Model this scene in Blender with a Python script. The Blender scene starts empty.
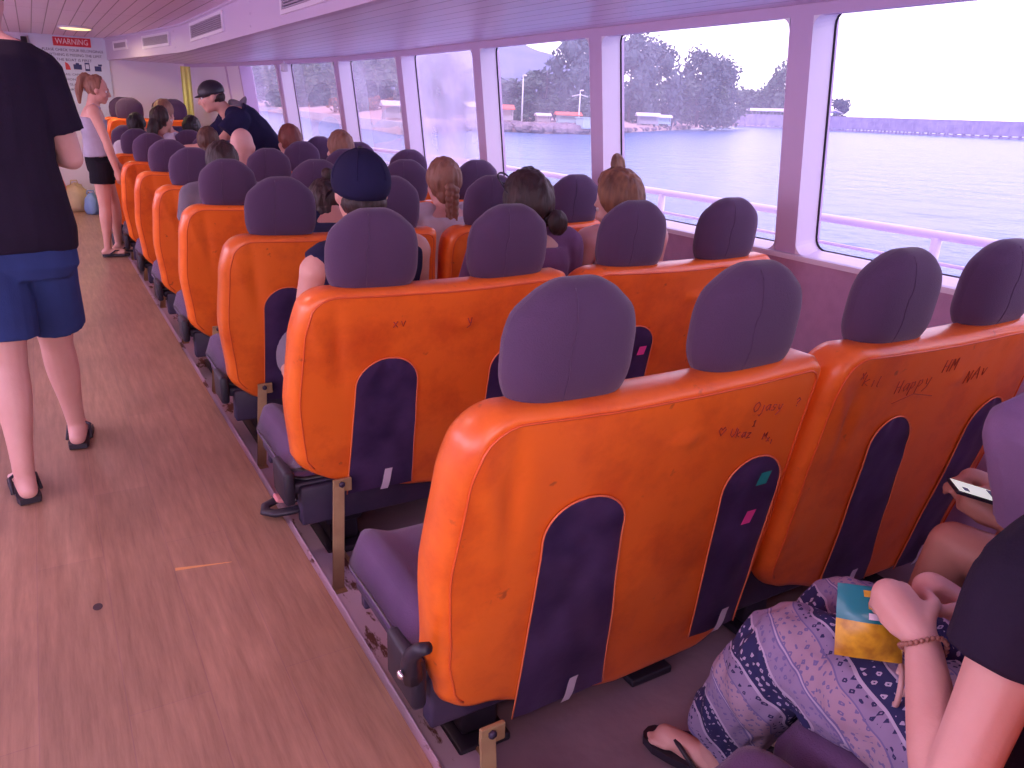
import bpy, math, random
from mathutils import Vector, Matrix, noise
from math import sin, cos, pi, sqrt, radians, atan2
C = bpy.context.scene.collection
rnd = random.Random(7)

# ------------------------------------------------------------------ helpers
def lin(r, g, b):
    f = lambda c: (c/255/12.92) if c/255 <= .04045 else ((c/255+.055)/1.055)**2.4
    return (f(r), f(g), f(b), 1)

def V(*a): return Vector(a)

class MB:
    def __init__(s): s.v = []; s.f = []
    def add(s, vs, fs):
        b = len(s.v); s.v += [tuple(v) for v in vs]; s.f += [tuple(b+i for i in f) for f in fs]; return s
    def box(s, c, d, M=None, bev=0):
        x, y, z = d[0]/2, d[1]/2, d[2]/2
        if bev <= 0:
            vs = [V(sx*x, sy*y, sz*z) for sx in (-1, 1) for sy in (-1, 1) for sz in (-1, 1)]
            fs = [(0,1,3,2),(4,6,7,5),(0,4,5,1),(2,3,7,6),(0,2,6,4),(1,5,7,3)]
        else:
            n = 8; e = min(bev, x*.99, y*.99, z*.99); vs = []; fs = []
            prof = [(e, -z), (e*.3, -z+e*.3), (0, -z+e), (0, z-e), (e*.3, z-e*.3), (e, z)]
            for ins, zz in prof:
                r = e
                for cx, cy, a0 in ((x-r, y-r, 0), (-x+r, y-r, 90), (-x+r, -y+r, 180), (x-r, -y+r, 270)):
                    for k in range(4):
                        a = radians(a0+30*k); q = max(r-ins, 0)
                        vs.append(V(cx+q*cos(a), cy+q*sin(a), zz))
            m = 16
            for i in range(len(prof)-1):
                for j in range(m):
                    fs.append((i*m+j, i*m+(j+1) % m, (i+1)*m+(j+1) % m, (i+1)*m+j))
            fs.append(tuple(reversed(range(m)))); fs.append(tuple(range((len(prof)-1)*m, len(prof)*m)))
        cc = V(*c)
        vs = [((M @ v) if M else v)+cc for v in vs]
        return s.add(vs, fs)
    def loft(s, rings, caps=True, closed=False):
        m = len(rings[0]); vs = [p for r in rings for p in r]; fs = []
        n = len(rings)
        for i in range(n if closed else n-1):
            k = (i+1) % n
            for j in range(m):
                fs.append((i*m+j, i*m+(j+1) % m, k*m+(j+1) % m, k*m+j))
        if caps and not closed:
            fs.append(tuple(reversed(range(m)))); fs.append(tuple(range((n-1)*m, n*m)))
        return s.add(vs, fs)
    def tube(s, pts, r, n=8, caps=True, closed=False, flat=1.0, up=None):
        pts = [V(*p) for p in pts]; rings = []; N = len(pts)
        if not isinstance(r, (list, tuple)): r = [r]*N
        prev = None
        for i, p in enumerate(pts):
            if closed: t = pts[(i+1) % N]-pts[i-1]
            else: t = pts[min(i+1, N-1)]-pts[max(i-1, 0)]
            if t.length < 1e-9: t = V(0, 0, 1)
            t.normalize()
            if prev is None:
                a = V(*up) if up else (V(0, 0, 1) if abs(t.z) < .9 else V(0, 1, 0))
            else: a = prev
            a = a-t*a.dot(t)
            if a.length < 1e-6: a = V(1, 0, 0)-t*t.x
            a.normalize(); prev = a; b = t.cross(a)
            rings.append([p+a*(r[i]*cos(2*pi*k/n))+b*(r[i]*flat*sin(2*pi*k/n)) for k in range(n)])
        return s.loft(rings, caps, closed)
    def caps(s, pts, r, n=12):
        """tapered limb with round ends"""
        pts = [V(*p) for p in pts]
        if not isinstance(r, (list, tuple)): r = [r]*len(pts)
        q, w = smooth_path(pts, r, 4)
        d0 = (q[0]-q[1]).normalized(); d1 = (q[-1]-q[-2]).normalized()
        P = []; R = []
        for a in (85, 60, 30): P.append(q[0]+d0*w[0]*sin(radians(a))); R.append(w[0]*cos(radians(a)))
        P += q; R += w
        for a in (30, 60, 85): P.append(q[-1]+d1*w[-1]*sin(radians(a))); R.append(w[-1]*cos(radians(a)))
        return s.tube(P, R, n)
    def ell(s, c, r, nu=16, nv=12, M=None, fn=None):
        vs = []; fs = []
        for i in range(nv+1):
            th = pi*i/nv
            for j in range(nu):
                ph = 2*pi*j/nu
                d = V(sin(th)*cos(ph), sin(th)*sin(ph), cos(th))
                p = V(d.x*r[0], d.y*r[1], d.z*r[2])
                if fn: p = fn(p, d)
                if M: p = M @ p
                vs.append(p+V(*c))
        for i in range(nv):
            for j in range(nu):
                fs.append((i*nu+j, (i+1)*nu+j, (i+1)*nu+(j+1) % nu, i*nu+(j+1) % nu))
        return s.add(vs, fs)
    def grid(s, fn, nu, nv, wrap=False):
        vs = [fn(i/nu, j/nv) for j in range(nv+1) for i in range(nu+1)]
        fs = [(j*(nu+1)+i, j*(nu+1)+i+1, (j+1)*(nu+1)+i+1, (j+1)*(nu+1)+i) for j in range(nv) for i in range(nu)]
        return s.add(vs, fs)
    def xf(s, M): s.v = [tuple(M @ V(*v)) for v in s.v]; return s
    def mesh(s, name, mat, smooth=True):
        me = bpy.data.meshes.new(name); me.from_pydata(s.v, [], s.f); me.validate(); me.update()
        if mat: me.materials.append(mat)
        if smooth:
            me.polygons.foreach_set('use_smooth', [True]*len(me.polygons))
        return me
    def build(s, name, mat, parent=None, smooth=True, sharp=None):
        me = s.mesh(name, mat, smooth)
        if sharp is not None and smooth:
            try: me.set_sharp_from_angle(angle=radians(sharp))
            except Exception: pass
        o = bpy.data.objects.new(name, me); C.objects.link(o)
        if parent: o.parent = parent
        return o

def smooth_path(pts, r, k):
    """Catmull-Rom resample of points and radii"""
    if len(pts) < 3:
        q = []; w = []
        for i in range(k+1):
            t = i/k; q.append(pts[0].lerp(pts[-1], t)); w.append(r[0]+(r[-1]-r[0])*t)
        return q, w
    q = []; w = []
    for i in range(len(pts)-1):
        p0 = pts[max(i-1, 0)]; p1 = pts[i]; p2 = pts[i+1]; p3 = pts[min(i+2, len(pts)-1)]
        r0 = r[max(i-1, 0)]; r1 = r[i]; r2 = r[i+1]; r3 = r[min(i+2, len(r)-1)]
        for j in range(k):
            t = j/k
            f = lambda a, b, c, d: .5*(2*b+(c-a)*t+(2*a-5*b+4*c-d)*t*t+(3*b-a-3*c+d)*t**3)
            q.append(V(*[f(p0[m], p1[m], p2[m], p3[m]) for m in range(3)])); w.append(max(f(r0, r1, r2, r3), .001))
    q.append(pts[-1]); w.append(r[-1])
    return q, w

def empty(name, loc=(0,0,0), rz=0):
    o = bpy.data.objects.new(name, None); C.objects.link(o); o.location = loc; o.rotation_euler = (0,0,rz); o.empty_display_size = .1; return o
def tag(o, label, cat, group=None, kind=None):
    if label: o['label'] = label
    if cat: o['category'] = cat
    if group: o['group'] = group
    if kind: o['kind'] = kind
    return o
def thing(name, label, cat, loc=(0,0,0), rz=0, group=None): return tag(empty(name, loc, rz), label, cat, group)
def structure(o): o['kind'] = 'structure'; return o
def copy_tree(o, parent=None):
    c = o.copy(); C.objects.link(c)
    if parent: c.parent = parent
    for ch in list(o.children): copy_tree(ch, c)
    return c
def interp(tab, x):
    if x <= tab[0][0]: return tab[0][1]
    for (a, b), (c, d) in zip(tab, tab[1:]):
        if x <= c: t = (x-a)/(c-a); t = t*t*(3-2*t)*.5+t*.5; return b+(d-b)*t
    return tab[-1][1]

# ------------------------------------------------------------------ materials
def mat(name, col, rough=.5, metal=0, spec=.5, noise_col=None, nscale=8, bump=0, bscale=40, sheen=0, coat=0, sss=0, stretch=None):
    m = bpy.data.materials.new(name); m.use_nodes = True; nt = m.node_tree; N = nt.nodes; L = nt.links
    b = N['Principled BSDF']; b.inputs['Base Color'].default_value = col; b.inputs['Roughness'].default_value = rough
    b.inputs['Metallic'].default_value = metal; b.inputs['Specular IOR Level'].default_value = spec
    if sheen: b.inputs['Sheen Weight'].default_value = sheen; b.inputs['Sheen Roughness'].default_value = .4
    if coat: b.inputs['Coat Weight'].default_value = coat; b.inputs['Coat Roughness'].default_value = .25
    if sss: b.inputs['Subsurface Weight'].default_value = sss; b.inputs['Subsurface Radius'].default_value = (.01, .004, .002)
    tc = N.new('ShaderNodeTexCoord'); src = tc.outputs['Object']
    if stretch:
        mp = N.new('ShaderNodeMapping'); mp.inputs['Scale'].default_value = stretch; L.new(src, mp.inputs['Vector']); src = mp.outputs['Vector']
    if noise_col:
        n = N.new('ShaderNodeTexNoise'); n.inputs['Scale'].default_value = nscale; n.inputs['Detail'].default_value = 5
        L.new(src, n.inputs['Vector']); r = N.new('ShaderNodeValToRGB')
        r.color_ramp.elements[0].position = .35; r.color_ramp.elements[1].position = .65
        r.color_ramp.elements[0].color = col; r.color_ramp.elements[1].color = noise_col
        L.new(n.outputs['Fac'], r.inputs['Fac']); L.new(r.outputs['Color'], b.inputs['Base Color'])
    if bump:
        n2 = N.new('ShaderNodeTexNoise'); n2.inputs['Scale'].default_value = bscale; n2.inputs['Detail'].default_value = 3
        L.new(src, n2.inputs['Vector']); bp = N.new('ShaderNodeBump'); bp.inputs['Strength'].default_value = bump; bp.inputs['Distance'].default_value = .01
        L.new(n2.outputs['Fac'], bp.inputs['Height']); L.new(bp.outputs['Normal'], b.inputs['Normal'])
    return m

M = {}
# orange vinyl with grime smudges
def orange_mat():
    m = bpy.data.materials.new('orange_vinyl'); m.use_nodes = True; nt = m.node_tree; N = nt.nodes; L = nt.links
    b = N['Principled BSDF']; b.inputs['Roughness'].default_value = .36; b.inputs['Specular IOR Level'].default_value = .6; b.inputs['Coat Weight'].default_value = .25; b.inputs['Coat Roughness'].default_value = .3
    tc = N.new('ShaderNodeTexCoord')
    n = N.new('ShaderNodeTexNoise'); n.inputs['Scale'].default_value = 5; n.inputs['Detail'].default_value = 6; n.inputs['Roughness'].default_value = .65
    oi = N.new('ShaderNodeObjectInfo'); ad = N.new('ShaderNodeVectorMath'); ad.operation = 'ADD'
    L.new(tc.outputs['Object'], ad.inputs[0]); L.new(oi.outputs['Location'], ad.inputs[1])
    L.new(ad.outputs[0], n.inputs['Vector'])
    r = N.new('ShaderNodeValToRGB'); e = r.color_ramp.elements
    e[0].position = .3; e[0].color = (.74, .11, .014, 1); e[1].position = .52; e[1].color = (.95, .185, .02, 1)
    L.new(n.outputs['Fac'], r.inputs['Fac'])
    n2 = N.new('ShaderNodeTexNoise'); n2.inputs['Scale'].default_value = 26; n2.inputs['Detail'].default_value = 3; L.new(ad.outputs[0], n2.inputs['Vector'])
    r2 = N.new('ShaderNodeValToRGB'); r2.color_ramp.elements[0].position = .70; r2.color_ramp.elements[1].position = .78
    r2.color_ramp.elements[0].color = (0,0,0,1); r2.color_ramp.elements[1].color = (.55,.55,.55,1)
    L.new(n2.outputs['Fac'], r2.inputs['Fac'])
    mx = N.new('ShaderNodeMixRGB'); mx.inputs['Color2'].default_value = (.2, .03, .03, 1)
    L.new(r2.outputs['Color'], mx.inputs['Fac']); L.new(r.outputs['Color'], mx.inputs['Color1']); L.new(mx.outputs['Color'], b.inputs['Base Color'])
    bp = N.new('ShaderNodeBump'); bp.inputs['Strength'].default_value = .12; bp.inputs['Distance'].default_value = .01
    n3 = N.new('ShaderNodeTexNoise'); n3.inputs['Scale'].default_value = 18; n3.inputs['Detail'].default_value = 4; L.new(ad.outputs[0], n3.inputs['Vector'])
    L.new(n3.outputs['Fac'], bp.inputs['Height']); L.new(bp.outputs['Normal'], b.inputs['Normal'])
    return m
M['orange'] = orange_mat()
M['piping'] = mat('orange_piping', (.75, .12, .03, 1), .35)
M['stitch'] = mat('pink_orange_piping', (.85, .22, .09, 1), .4)
M['head'] = mat('plum_fabric', (.082, .042, .102, 1), .9, sheen=.25, bump=.25, bscale=400)
M['cush'] = mat('plum_seat_fabric', (.115, .06, .15, 1), .92, sheen=.25, bump=.25, bscale=300, noise_col=(.09, .045, .12, 1), nscale=6)
M['pouch'] = mat('dark_purple_vinyl', (.034, .019, .068, 1), .3, noise_col=(.085, .05, .14, 1), nscale=7, bump=.15, bscale=12)
M['tape'] = mat('white_tape', (.75, .68, .78, 1), .5)
M['pink'] = mat('pink_sticker', (.95, .08, .35, 1), .5)
M['green'] = mat('green_sticker', (.02, .35, .3, 1), .4)
M['black'] = mat('black_plastic', (.02, .016, .03, 1), .45)
M['darkmetal'] = mat('dark_painted_steel', (.035, .025, .06, 1), .5, noise_col=(.06, .04, .08, 1), nscale=10)
M['tan'] = mat('tan_painted_steel', (.40, .27, .13, 1), .55, noise_col=(.30, .18, .09, 1), nscale=14)
M['chrome'] = mat('chrome', (.8, .78, .82, 1), .15, metal=1)
M['white'] = mat('white_paint', (.78, .74, .82, 1), .4)
M['ink'] = mat('ballpoint_ink', (.40, .04, .05, 1), .7)
M['gasket'] = mat('black_rubber', (.01, .01, .015, 1), .6)

def floor_mat():
    m = bpy.data.materials.new('wood_vinyl'); m.use_nodes = True; nt = m.node_tree; N = nt.nodes; L = nt.links
    b = N['Principled BSDF']; b.inputs['Roughness'].default_value = .42
    tc = N.new('ShaderNodeTexCoord'); mp = N.new('ShaderNodeMapping'); mp.inputs['Rotation'].default_value = (0, 0, radians(90)); L.new(tc.outputs['Object'], mp.inputs['Vector'])
    br = N.new('ShaderNodeTexBrick'); br.inputs['Scale'].default_value = 1; br.inputs['Brick Width'].default_value = 1.15; br.inputs['Row Height'].default_value = .17
    br.inputs['Mortar Size'].default_value = .0012; br.offset = .37
    br.inputs['Color1'].default_value = (.37, .225, .145, 1); br.inputs['Color2'].default_value = (.42, .255, .165, 1); br.inputs['Mortar'].default_value = (.34, .20, .155, 1)
    L.new(mp.outputs['Vector'], br.inputs['Vector'])
    mp2 = N.new('ShaderNodeMapping'); mp2.inputs['Scale'].default_value = (22, 1.6, 1); L.new(tc.outputs['Object'], mp2.inputs['Vector'])
    n = N.new('ShaderNodeTexNoise'); n.inputs['Scale'].default_value = 2.2; n.inputs['Detail'].default_value = 6; n.inputs['Roughness'].default_value = .7; L.new(mp2.outputs['Vector'], n.inputs['Vector'])
    r = N.new('ShaderNodeValToRGB'); r.color_ramp.elements[0].position = .3; r.color_ramp.elements[1].position = .75
    r.color_ramp.elements[0].color = (.72, .68, .66, 1); r.color_ramp.elements[1].color = (1.22, 1.2, 1.18, 1); L.new(n.outputs['Fac'], r.inputs['Fac'])
    mx = N.new('ShaderNodeMixRGB'); mx.blend_type = 'MULTIPLY'; mx.inputs['Fac'].default_value = 1; L.new(br.outputs['Color'], mx.inputs['Color1']); L.new(r.outputs['Color'], mx.inputs['Color2'])
    n2 = N.new('ShaderNodeTexNoise'); n2.inputs['Scale'].default_value = 1.7; n2.inputs['Detail'].default_value = 4; L.new(tc.outputs['Object'], n2.inputs['Vector'])
    r2 = N.new('ShaderNodeValToRGB'); r2.color_ramp.elements[0].position = .3; r2.color_ramp.elements[1].position = .7
    r2.color_ramp.elements[0].color = (.8, .78, .8, 1); r2.color_ramp.elements[1].color = (1.12, 1.1, 1.1, 1); L.new(n2.outputs['Fac'], r2.inputs['Fac'])
    mx2 = N.new('ShaderNodeMixRGB'); mx2.blend_type = 'MULTIPLY'; mx2.inputs['Fac'].default_value = 1; L.new(mx.outputs['Color'], mx2.inputs['Color1']); L.new(r2.outputs['Color'], mx2.inputs['Color2'])
    v = N.new('ShaderNodeTexVoronoi'); v.inputs['Scale'].default_value = .55; L.new(tc.outputs['Object'], v.inputs['Vector'])
    lt = N.new('ShaderNodeMath'); lt.operation = 'LESS_THAN'; lt.inputs[1].default_value = .008; L.new(v.outputs['Distance'], lt.inputs[0])
    mx3 = N.new('ShaderNodeMixRGB'); mx3.inputs['Color2'].default_value = (.08, .04, .05, 1); L.new(lt.outputs[0], mx3.inputs['Fac']); L.new(mx2.outputs['Color'], mx3.inputs['Color1'])
    L.new(mx3.outputs['Color'], b.inputs['Base Color'])
    bp = N.new('ShaderNodeBump'); bp.inputs['Strength'].default_value = .08; bp.inputs['Distance'].default_value = .01; L.new(n.outputs['Fac'], bp.inputs['Height']); L.new(bp.outputs['Normal'], b.inputs['Normal'])
    return m
M['floor'] = floor_mat()
M['deck'] = mat('grey_deck_paint', (.25, .18, .22, 1), .7, noise_col=(.34, .25, .28, 1), nscale=4, bump=.3, bscale=20)

def chip_mat():
    m = bpy.data.materials.new('chipped_white_kerb_paint'); m.use_nodes = True; nt = m.node_tree; N = nt.nodes; L = nt.links
    b = N['Principled BSDF']; b.inputs['Roughness'].default_value = .6
    tc = N.new('ShaderNodeTexCoord'); mp = N.new('ShaderNodeMapping'); mp.inputs['Scale'].default_value = (1.6, .5, 1); L.new(tc.outputs['Object'], mp.inputs['Vector'])
    n = N.new('ShaderNodeTexNoise'); n.inputs['Scale'].default_value = 6; n.inputs['Detail'].default_value = 6; n.inputs['Roughness'].default_value = .7; L.new(mp.outputs['Vector'], n.inputs['Vector'])
    r = N.new('ShaderNodeValToRGB'); e = r.color_ramp.elements; e[0].position = .385; e[0].color = (.14, .065, .045, 1); e[1].position = .43; e[1].color = (.62, .52, .62, 1)
    L.new(n.outputs['Fac'], r.inputs['Fac']); L.new(r.outputs['Color'], b.inputs['Base Color'])
    return m
M['kerb'] = chip_mat()

def plank_mat(name, c1, c2, seam, width, along_y=True, cross=None, rough=.35):
    m = bpy.data.materials.new(name); m.use_nodes = True; nt = m.node_tree; N = nt.nodes; L = nt.links
    b = N['Principled BSDF']; b.inputs['Roughness'].default_value = rough
    tc = N.new('ShaderNodeTexCoord'); mp = N.new('ShaderNodeMapping'); mp.inputs['Rotation'].default_value = (0, 0, radians(90) if along_y else 0); L.new(tc.outputs['Object'], mp.inputs['Vector'])
    br = N.new('ShaderNodeTexBrick'); br.inputs['Scale'].default_value = 1; br.inputs['Brick Width'].default_value = cross or 50; br.inputs['Row Height'].default_value = width
    br.inputs['Mortar Size'].default_value = .0045; br.inputs['Mortar Smooth'].default_value = .3; br.offset = 0
    br.inputs['Color1'].default_value = c1; br.inputs['Color2'].default_value = c2; br.inputs['Mortar'].default_value = seam
    L.new(mp.outputs['Vector'], br.inputs['Vector']); L.new(br.outputs['Color'], b.inputs['Base Color'])
    bp = N.new('ShaderNodeBump'); bp.inputs['Strength'].default_value = .5; bp.inputs['Distance'].default_value = .004; bp.invert = True
    L.new(br.outputs['Fac'], bp.inputs['Height']); L.new(bp.outputs['Normal'], b.inputs['Normal'])
    return m
M['ceil'] = plank_mat('ceiling_planks', (.84, .66, .82, 1), (.88, .70, .86, 1), (.34, .2, .30, 1), .105, cross=1.55)
M['soffit'] = plank_mat('soffit_planks', (.74, .64, .82, 1), (.78, .68, .86, 1), (.36, .27, .42, 1), .1)
M['duct'] = mat('lavender_duct_paint', (.66, .56, .74, 1), .45)
M['wallpaint'] = mat('lavender_white_paint', (.86, .80, .92, 1), .45)
M['mauve'] = mat('mauve_wall_panel', (.56, .36, .55, 1), .6, noise_col=(.51, .33, .51, 1), nscale=20, bump=.15, bscale=150)
M['mullion'] = mat('mauve_post_paint', (.60, .45, .66, 1), .45)
M['frame'] = mat('white_window_frame', (.86, .82, .92, 1), .35)

def glass_mat(name, haze, hcol=(.85, .78, .95, 1), scale=1.5, lo=.3, hi=.7):
    m = bpy.data.materials.new(name); m.use_nodes = True; nt = m.node_tree; N = nt.nodes; L = nt.links
    for n in list(N): N.remove(n)
    out = N.new('ShaderNodeOutputMaterial'); tr = N.new('ShaderNodeBsdfTransparent'); tr.inputs['Color'].default_value = (.95, .95, .97, 1)
    gl = N.new('ShaderNodeBsdfGlossy'); gl.inputs['Roughness'].default_value = .02; fr = N.new('ShaderNodeFresnel'); fr.inputs['IOR'].default_value = 1.12
    m1 = N.new('ShaderNodeMixShader'); fm = N.new('ShaderNodeMath'); fm.operation = 'MULTIPLY'; fm.inputs[1].default_value = .3; L.new(fr.outputs[0], fm.inputs[0]); L.new(fm.outputs[0], m1.inputs[0]); L.new(tr.outputs[0], m1.inputs[1]); L.new(gl.outputs[0], m1.inputs[2])
    tl = N.new('ShaderNodeBsdfTranslucent'); tl.inputs['Color'].default_value = hcol
    tc = N.new('ShaderNodeTexCoord'); no = N.new('ShaderNodeTexNoise'); no.inputs['Scale'].default_value = scale; no.inputs['Detail'].default_value = 4
    L.new(tc.outputs['Object'], no.inputs['Vector'])
    mr = N.new('ShaderNodeMapRange'); mr.inputs[1].default_value = lo; mr.inputs[2].default_value = hi; mr.inputs[3].default_value = haze*.6; mr.inputs[4].default_value = haze*1.3
    L.new(no.outputs['Fac'], mr.inputs[0])
    m2 = N.new('ShaderNodeMixShader'); L.new(mr.outputs[0], m2.inputs[0]); L.new(m1.outputs[0], m2.inputs[1]); L.new(tl.outputs[0], m2.inputs[2]); L.new(m2.outputs[0], out.inputs[0])
    return m
M['glass'] = [glass_mat('window_glass_lavender_veil', .11, (.70, .60, .95, 1)), glass_mat('window_glass_pale_veil', .12), glass_mat('window_glass_dense_veil', .34), glass_mat('window_glass_soft_veil', .15)]  # outdoor haze over the shore put into the glass as a translucent tint

# ------------------------------------------------------------------ camera
H = 1.28
cam = bpy.data.cameras.new('camera'); co = bpy.data.objects.new('camera', cam); C.objects.link(co)
r_ = V(.86321384, -.50356382, .03585169); u_ = V(.13788972, .30349556, .94280267); w_ = V(.48564214, .80889673, -.33141784)
mw = Matrix(((r_.x, u_.x, -w_.x, 0), (r_.y, u_.y, -w_.y, 0), (r_.z, u_.z, -w_.z, H), (0, 0, 0, 1)))
co.matrix_world = mw; cam.sensor_width = 36; cam.lens = 774.625/1024*36; cam.clip_start = .02; cam.clip_end = 5000
bpy.context.scene.camera = co

# ------------------------------------------------------------------ hull geometry
DZ = -.18                      # seating deck level
def narrow(y): return .8*max(0, (y-6.3)/4.7)**1.6
def wx(y, z):                  # inner face of the side wall, leaning in above the sill
    x = 2.6-narrow(y)
    return x-(z-.76)*.112 if z > .76 else x+(.76-z)*.05
def sx(y): return 1.26-(.42*max(0, (y-8)/3)**1.2)
YF = 11.0; YB = -2.6
def ylist(a, b, n): return [a+(b-a)*i/n for i in range(n+1)]

mb = MB(); mb.box((-.887, (YB+YF)/2, -.03), (2.826, YF-YB, .06)); o = structure(mb.build('floor', M['floor'], smooth=False))
mb = MB()
ys = ylist(YB, YF, 40)
mb.grid(lambda s, t: V(.526+(wx(YB+(YF-YB)*t, DZ)-.526)*s, YB+(YF-YB)*t, DZ), 4, 40)
b0 = len(mb.v); mb.grid(lambda s, t: V(.526+(wx(YB+(YF-YB)*t, DZ)-.526)*s, YB+(YF-YB)*t, DZ-.05), 4, 40)
structure(mb.build('floor_seating', M['deck'], smooth=False))
# kerb edging strip between aisle and seating deck, with its riser
mb = MB(); mb.box((.63, (YB+9.28)/2, -.172), (.16, 9.28-YB, .014)); mb.box((.536, (YB+9.28)/2, -.09), (.02, 9.28-YB, .165))
structure(mb.build('trim_1', M['kerb'], smooth=False))
mb = MB(); mb.tube([(.712, y, -.166+.004*sin(y*7)) for y in ylist(YB, 9.28, 60)], .007, 6)
structure(mb.build('trim_2', M['tan']))
# raised bow platform
mb = MB(); mb.box((1.1, 10.14, -.055), (1.14, 1.7, .25)); structure(mb.build('bow_platform', M['deck'], smooth=False))

# side walls ------------------------------------------------------------
PITCH = 1.293; PY0 = 2.185; ZS, ZT = .775, 1.65; PW = .108
posts = [PY0+PITCH*i for i in range(-3, 7)]
def side_wall(sgn, name):
    S = lambda x, y, z: V(sgn*x, y, z)
    mb = MB()
    # lower panel & header, structure of the wall
    ysl = ylist(YB, YF, 60)
    mb.grid(lambda s, t: S(wx(YB+(YF-YB)*t, DZ+(ZS-.02-DZ)*s), YB+(YF-YB)*t, DZ+(ZS-.02-DZ)*s), 4, 60)
    mb.grid(lambda s, t: S(wx(YB+(YF-YB)*t, DZ+(ZS-DZ)*s)+.1, YB+(YF-YB)*t, DZ+(ZS-DZ)*s), 4, 60)
    structure(mb.build('wall_'+name, M['mauve']))
    mb = MB(); zz = [(0, ZT), (0, 1.70), (.03, 1.70), (.03, ZT)]
    mb.loft([[S(wx(y, z)+dx, y, z) for dx, z in zz] for y in ysl])
    for y in (YB+.05, ):
        pass
    # upright posts belong to the wall shell
    for y in posts+[9.6]:
        rings = [[S(wx(y, z)+dx, y+dy, z) for dx, dy in ((0, -PW/2), (0, PW/2), (.14, PW/2), (.14, -PW/2))] for z in (ZS, 1.2, ZT)]
        mb.loft(rings)
    structure(mb.build('trim_posts_'+name, M['mullion'], smooth=False))
    mb = MB(); mb.grid(lambda s, t: S(wx(9.6+1.4*t, ZS+(ZT-ZS)*s), 9.6+1.4*t, ZS+(ZT-ZS)*s), 2, 10); mb.grid(lambda s, t: S(wx(9.6+1.4*t, ZS+(ZT-ZS)*s)+.08, 9.6+1.4*t, ZS+(ZT-ZS)*s), 2, 10)
    structure(mb.build('wall_bow_'+name, M['wallpaint']))
    if sgn > 0:
        mb = MB(); mb.loft([[S(wx(y, .775)+dx, y, z) for dx, z in ((-.012, .752), (-.012, .772), (.1, .79), (.1, .74))] for y in ysl])
        structure(mb.build('trim_sill', M['frame'], smooth=False))
side_wall(1, 'right'); side_wall(-1, 'left')

def rrect(a0, a1, z0, z1, r, n=5):
    pts = []
    for cx, cz, s in ((a1-r, z1-r, 0), (a0+r, z1-r, 90), (a0+r, z0+r, 180), (a1-r, z0+r, 270)):
        for k in range(n+1):
            a = radians(s+90*k/n); pts.append((cx+r*cos(a), cz+r*sin(a)))
    return pts
haze_by = {0: 0, 1: 0, 2: 0, 3: 1, 4: 1, 5: 2, 6: 3, 7: 3, 8: 3, 9: 3}
nwin = 0
for sgn in (1, -1):
    edges = [YB+.06]+posts+[9.6]
    for i in range(len(edges)-1):
        a0, a1 = edges[i]+PW/2, edges[i+1]-PW/2
        if a1-a0 < .15: continue
        nwin += 1
        out = rrect(a0, a1, ZS, ZT, .045); inn = rrect(a0+.004, a1-.004, ZS+.012, ZT+.028, .05)
        P = lambda y, z, d: V(sgn*(wx(y, z)+d), y, z)
        fr = MB()
        sq = rrect(a0, a1, ZS, ZT, .0005); sq2 = rrect(a0, a1, ZS, ZT+.04, .0005)
        # flat flange to square corners, reveal, outer flange
        rings = [[P(y, z, -.002) for y, z in sq], [P(y, z, -.002) for y, z in out], [P(y, z, .12) for y, z in inn], [P(y, z, .12) for y, z in sq2]]
        fr.loft(rings, caps=False)
        w = fr.build('window_%d' % nwin, M['frame'], smooth=False); structure(w)
        g = MB(); g.tube([P(y, z, .115) for y, z in rrect(a0+.006, a1-.006, ZS+.014, ZT+.025, .05)], .0045, 6, closed=True)
        g.build('gasket', M['gasket'], w)
        p = MB(); pts = [P(y, z, .12) for y, z in inn]; pts2 = [P(y, z, .125) for y, z in inn]
        n = len(pts); p.add(pts+pts2, [tuple(range(n)), tuple(range(2*n-1, n-1, -1))])
        p.build('pane', M['glass'][haze_by.get(i-1, 3)] if sgn > 0 else M['glass'][0], w, smooth=False)

# ceiling --------------------------------------------------------------
mb = MB(); mb.grid(lambda s, t: V(-2.3+(sx(YB+(YF-YB)*t)+.0+2.3)*s, YB+(YF-YB)*t, 1.92), 6, 40)
mb.grid(lambda s, t: V(-2.3+(sx(YB+(YF-YB)*t)+.1+2.3)*s, YB+(YF-YB)*t, 1.98), 6, 40)
structure(mb.build('ceiling', M['ceil'], smooth=False))
mb = MB(); mb.grid(lambda s, t: V(sx(YB+(YF-YB)*t)+(wx(YB+(YF-YB)*t, 1.7)+.1-sx(YB+(YF-YB)*t))*s, YB+(YF-YB)*t, 1.69), 6, 60)
mb.grid(lambda s, t: V(sx(YB+(YF-YB)*t)+(wx(YB+(YF-YB)*t, 1.7)+.1-sx(YB+(YF-YB)*t))*s, YB+(YF-YB)*t, 1.75), 6, 60)
structure(mb.build('ceiling_soffit', M['soffit'], smooth=False))
mb = MB(); mb.loft([[V(sx(y)+dx, y, z) for dx, z in ((0, 1.685), (0, 1.925), (.05, 1.925), (.05, 1.685))] for y in ylist(YB, YF, 60)])
mb.tube([(sx(y)-.004, y, 1.913) for y in ylist(YB, YF, 60)], .012, 6)
for y in (3.6, 5.45, 6.9, 8.35):
    for z in (1.73, 1.80, 1.87): mb.ell((sx(y)-.001, y, z), (.006, .008, .008), 8, 6)
structure(mb.build('ceiling_step', M['duct'], smooth=False))
mb = MB(); mb.box((-2.43, (YB+YF)/2, 1.83), (.4, YF-YB, .26)); structure(mb.build('ceiling_left', M['wallpaint'], smooth=False))

# front wall -------------------------------------------------------------
mb = MB(); mb.box((-.3, YF+.05, .86), (4.6, .1, 2.3)); structure(mb.build('wall_front', M['wallpaint'], smooth=False))

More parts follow.
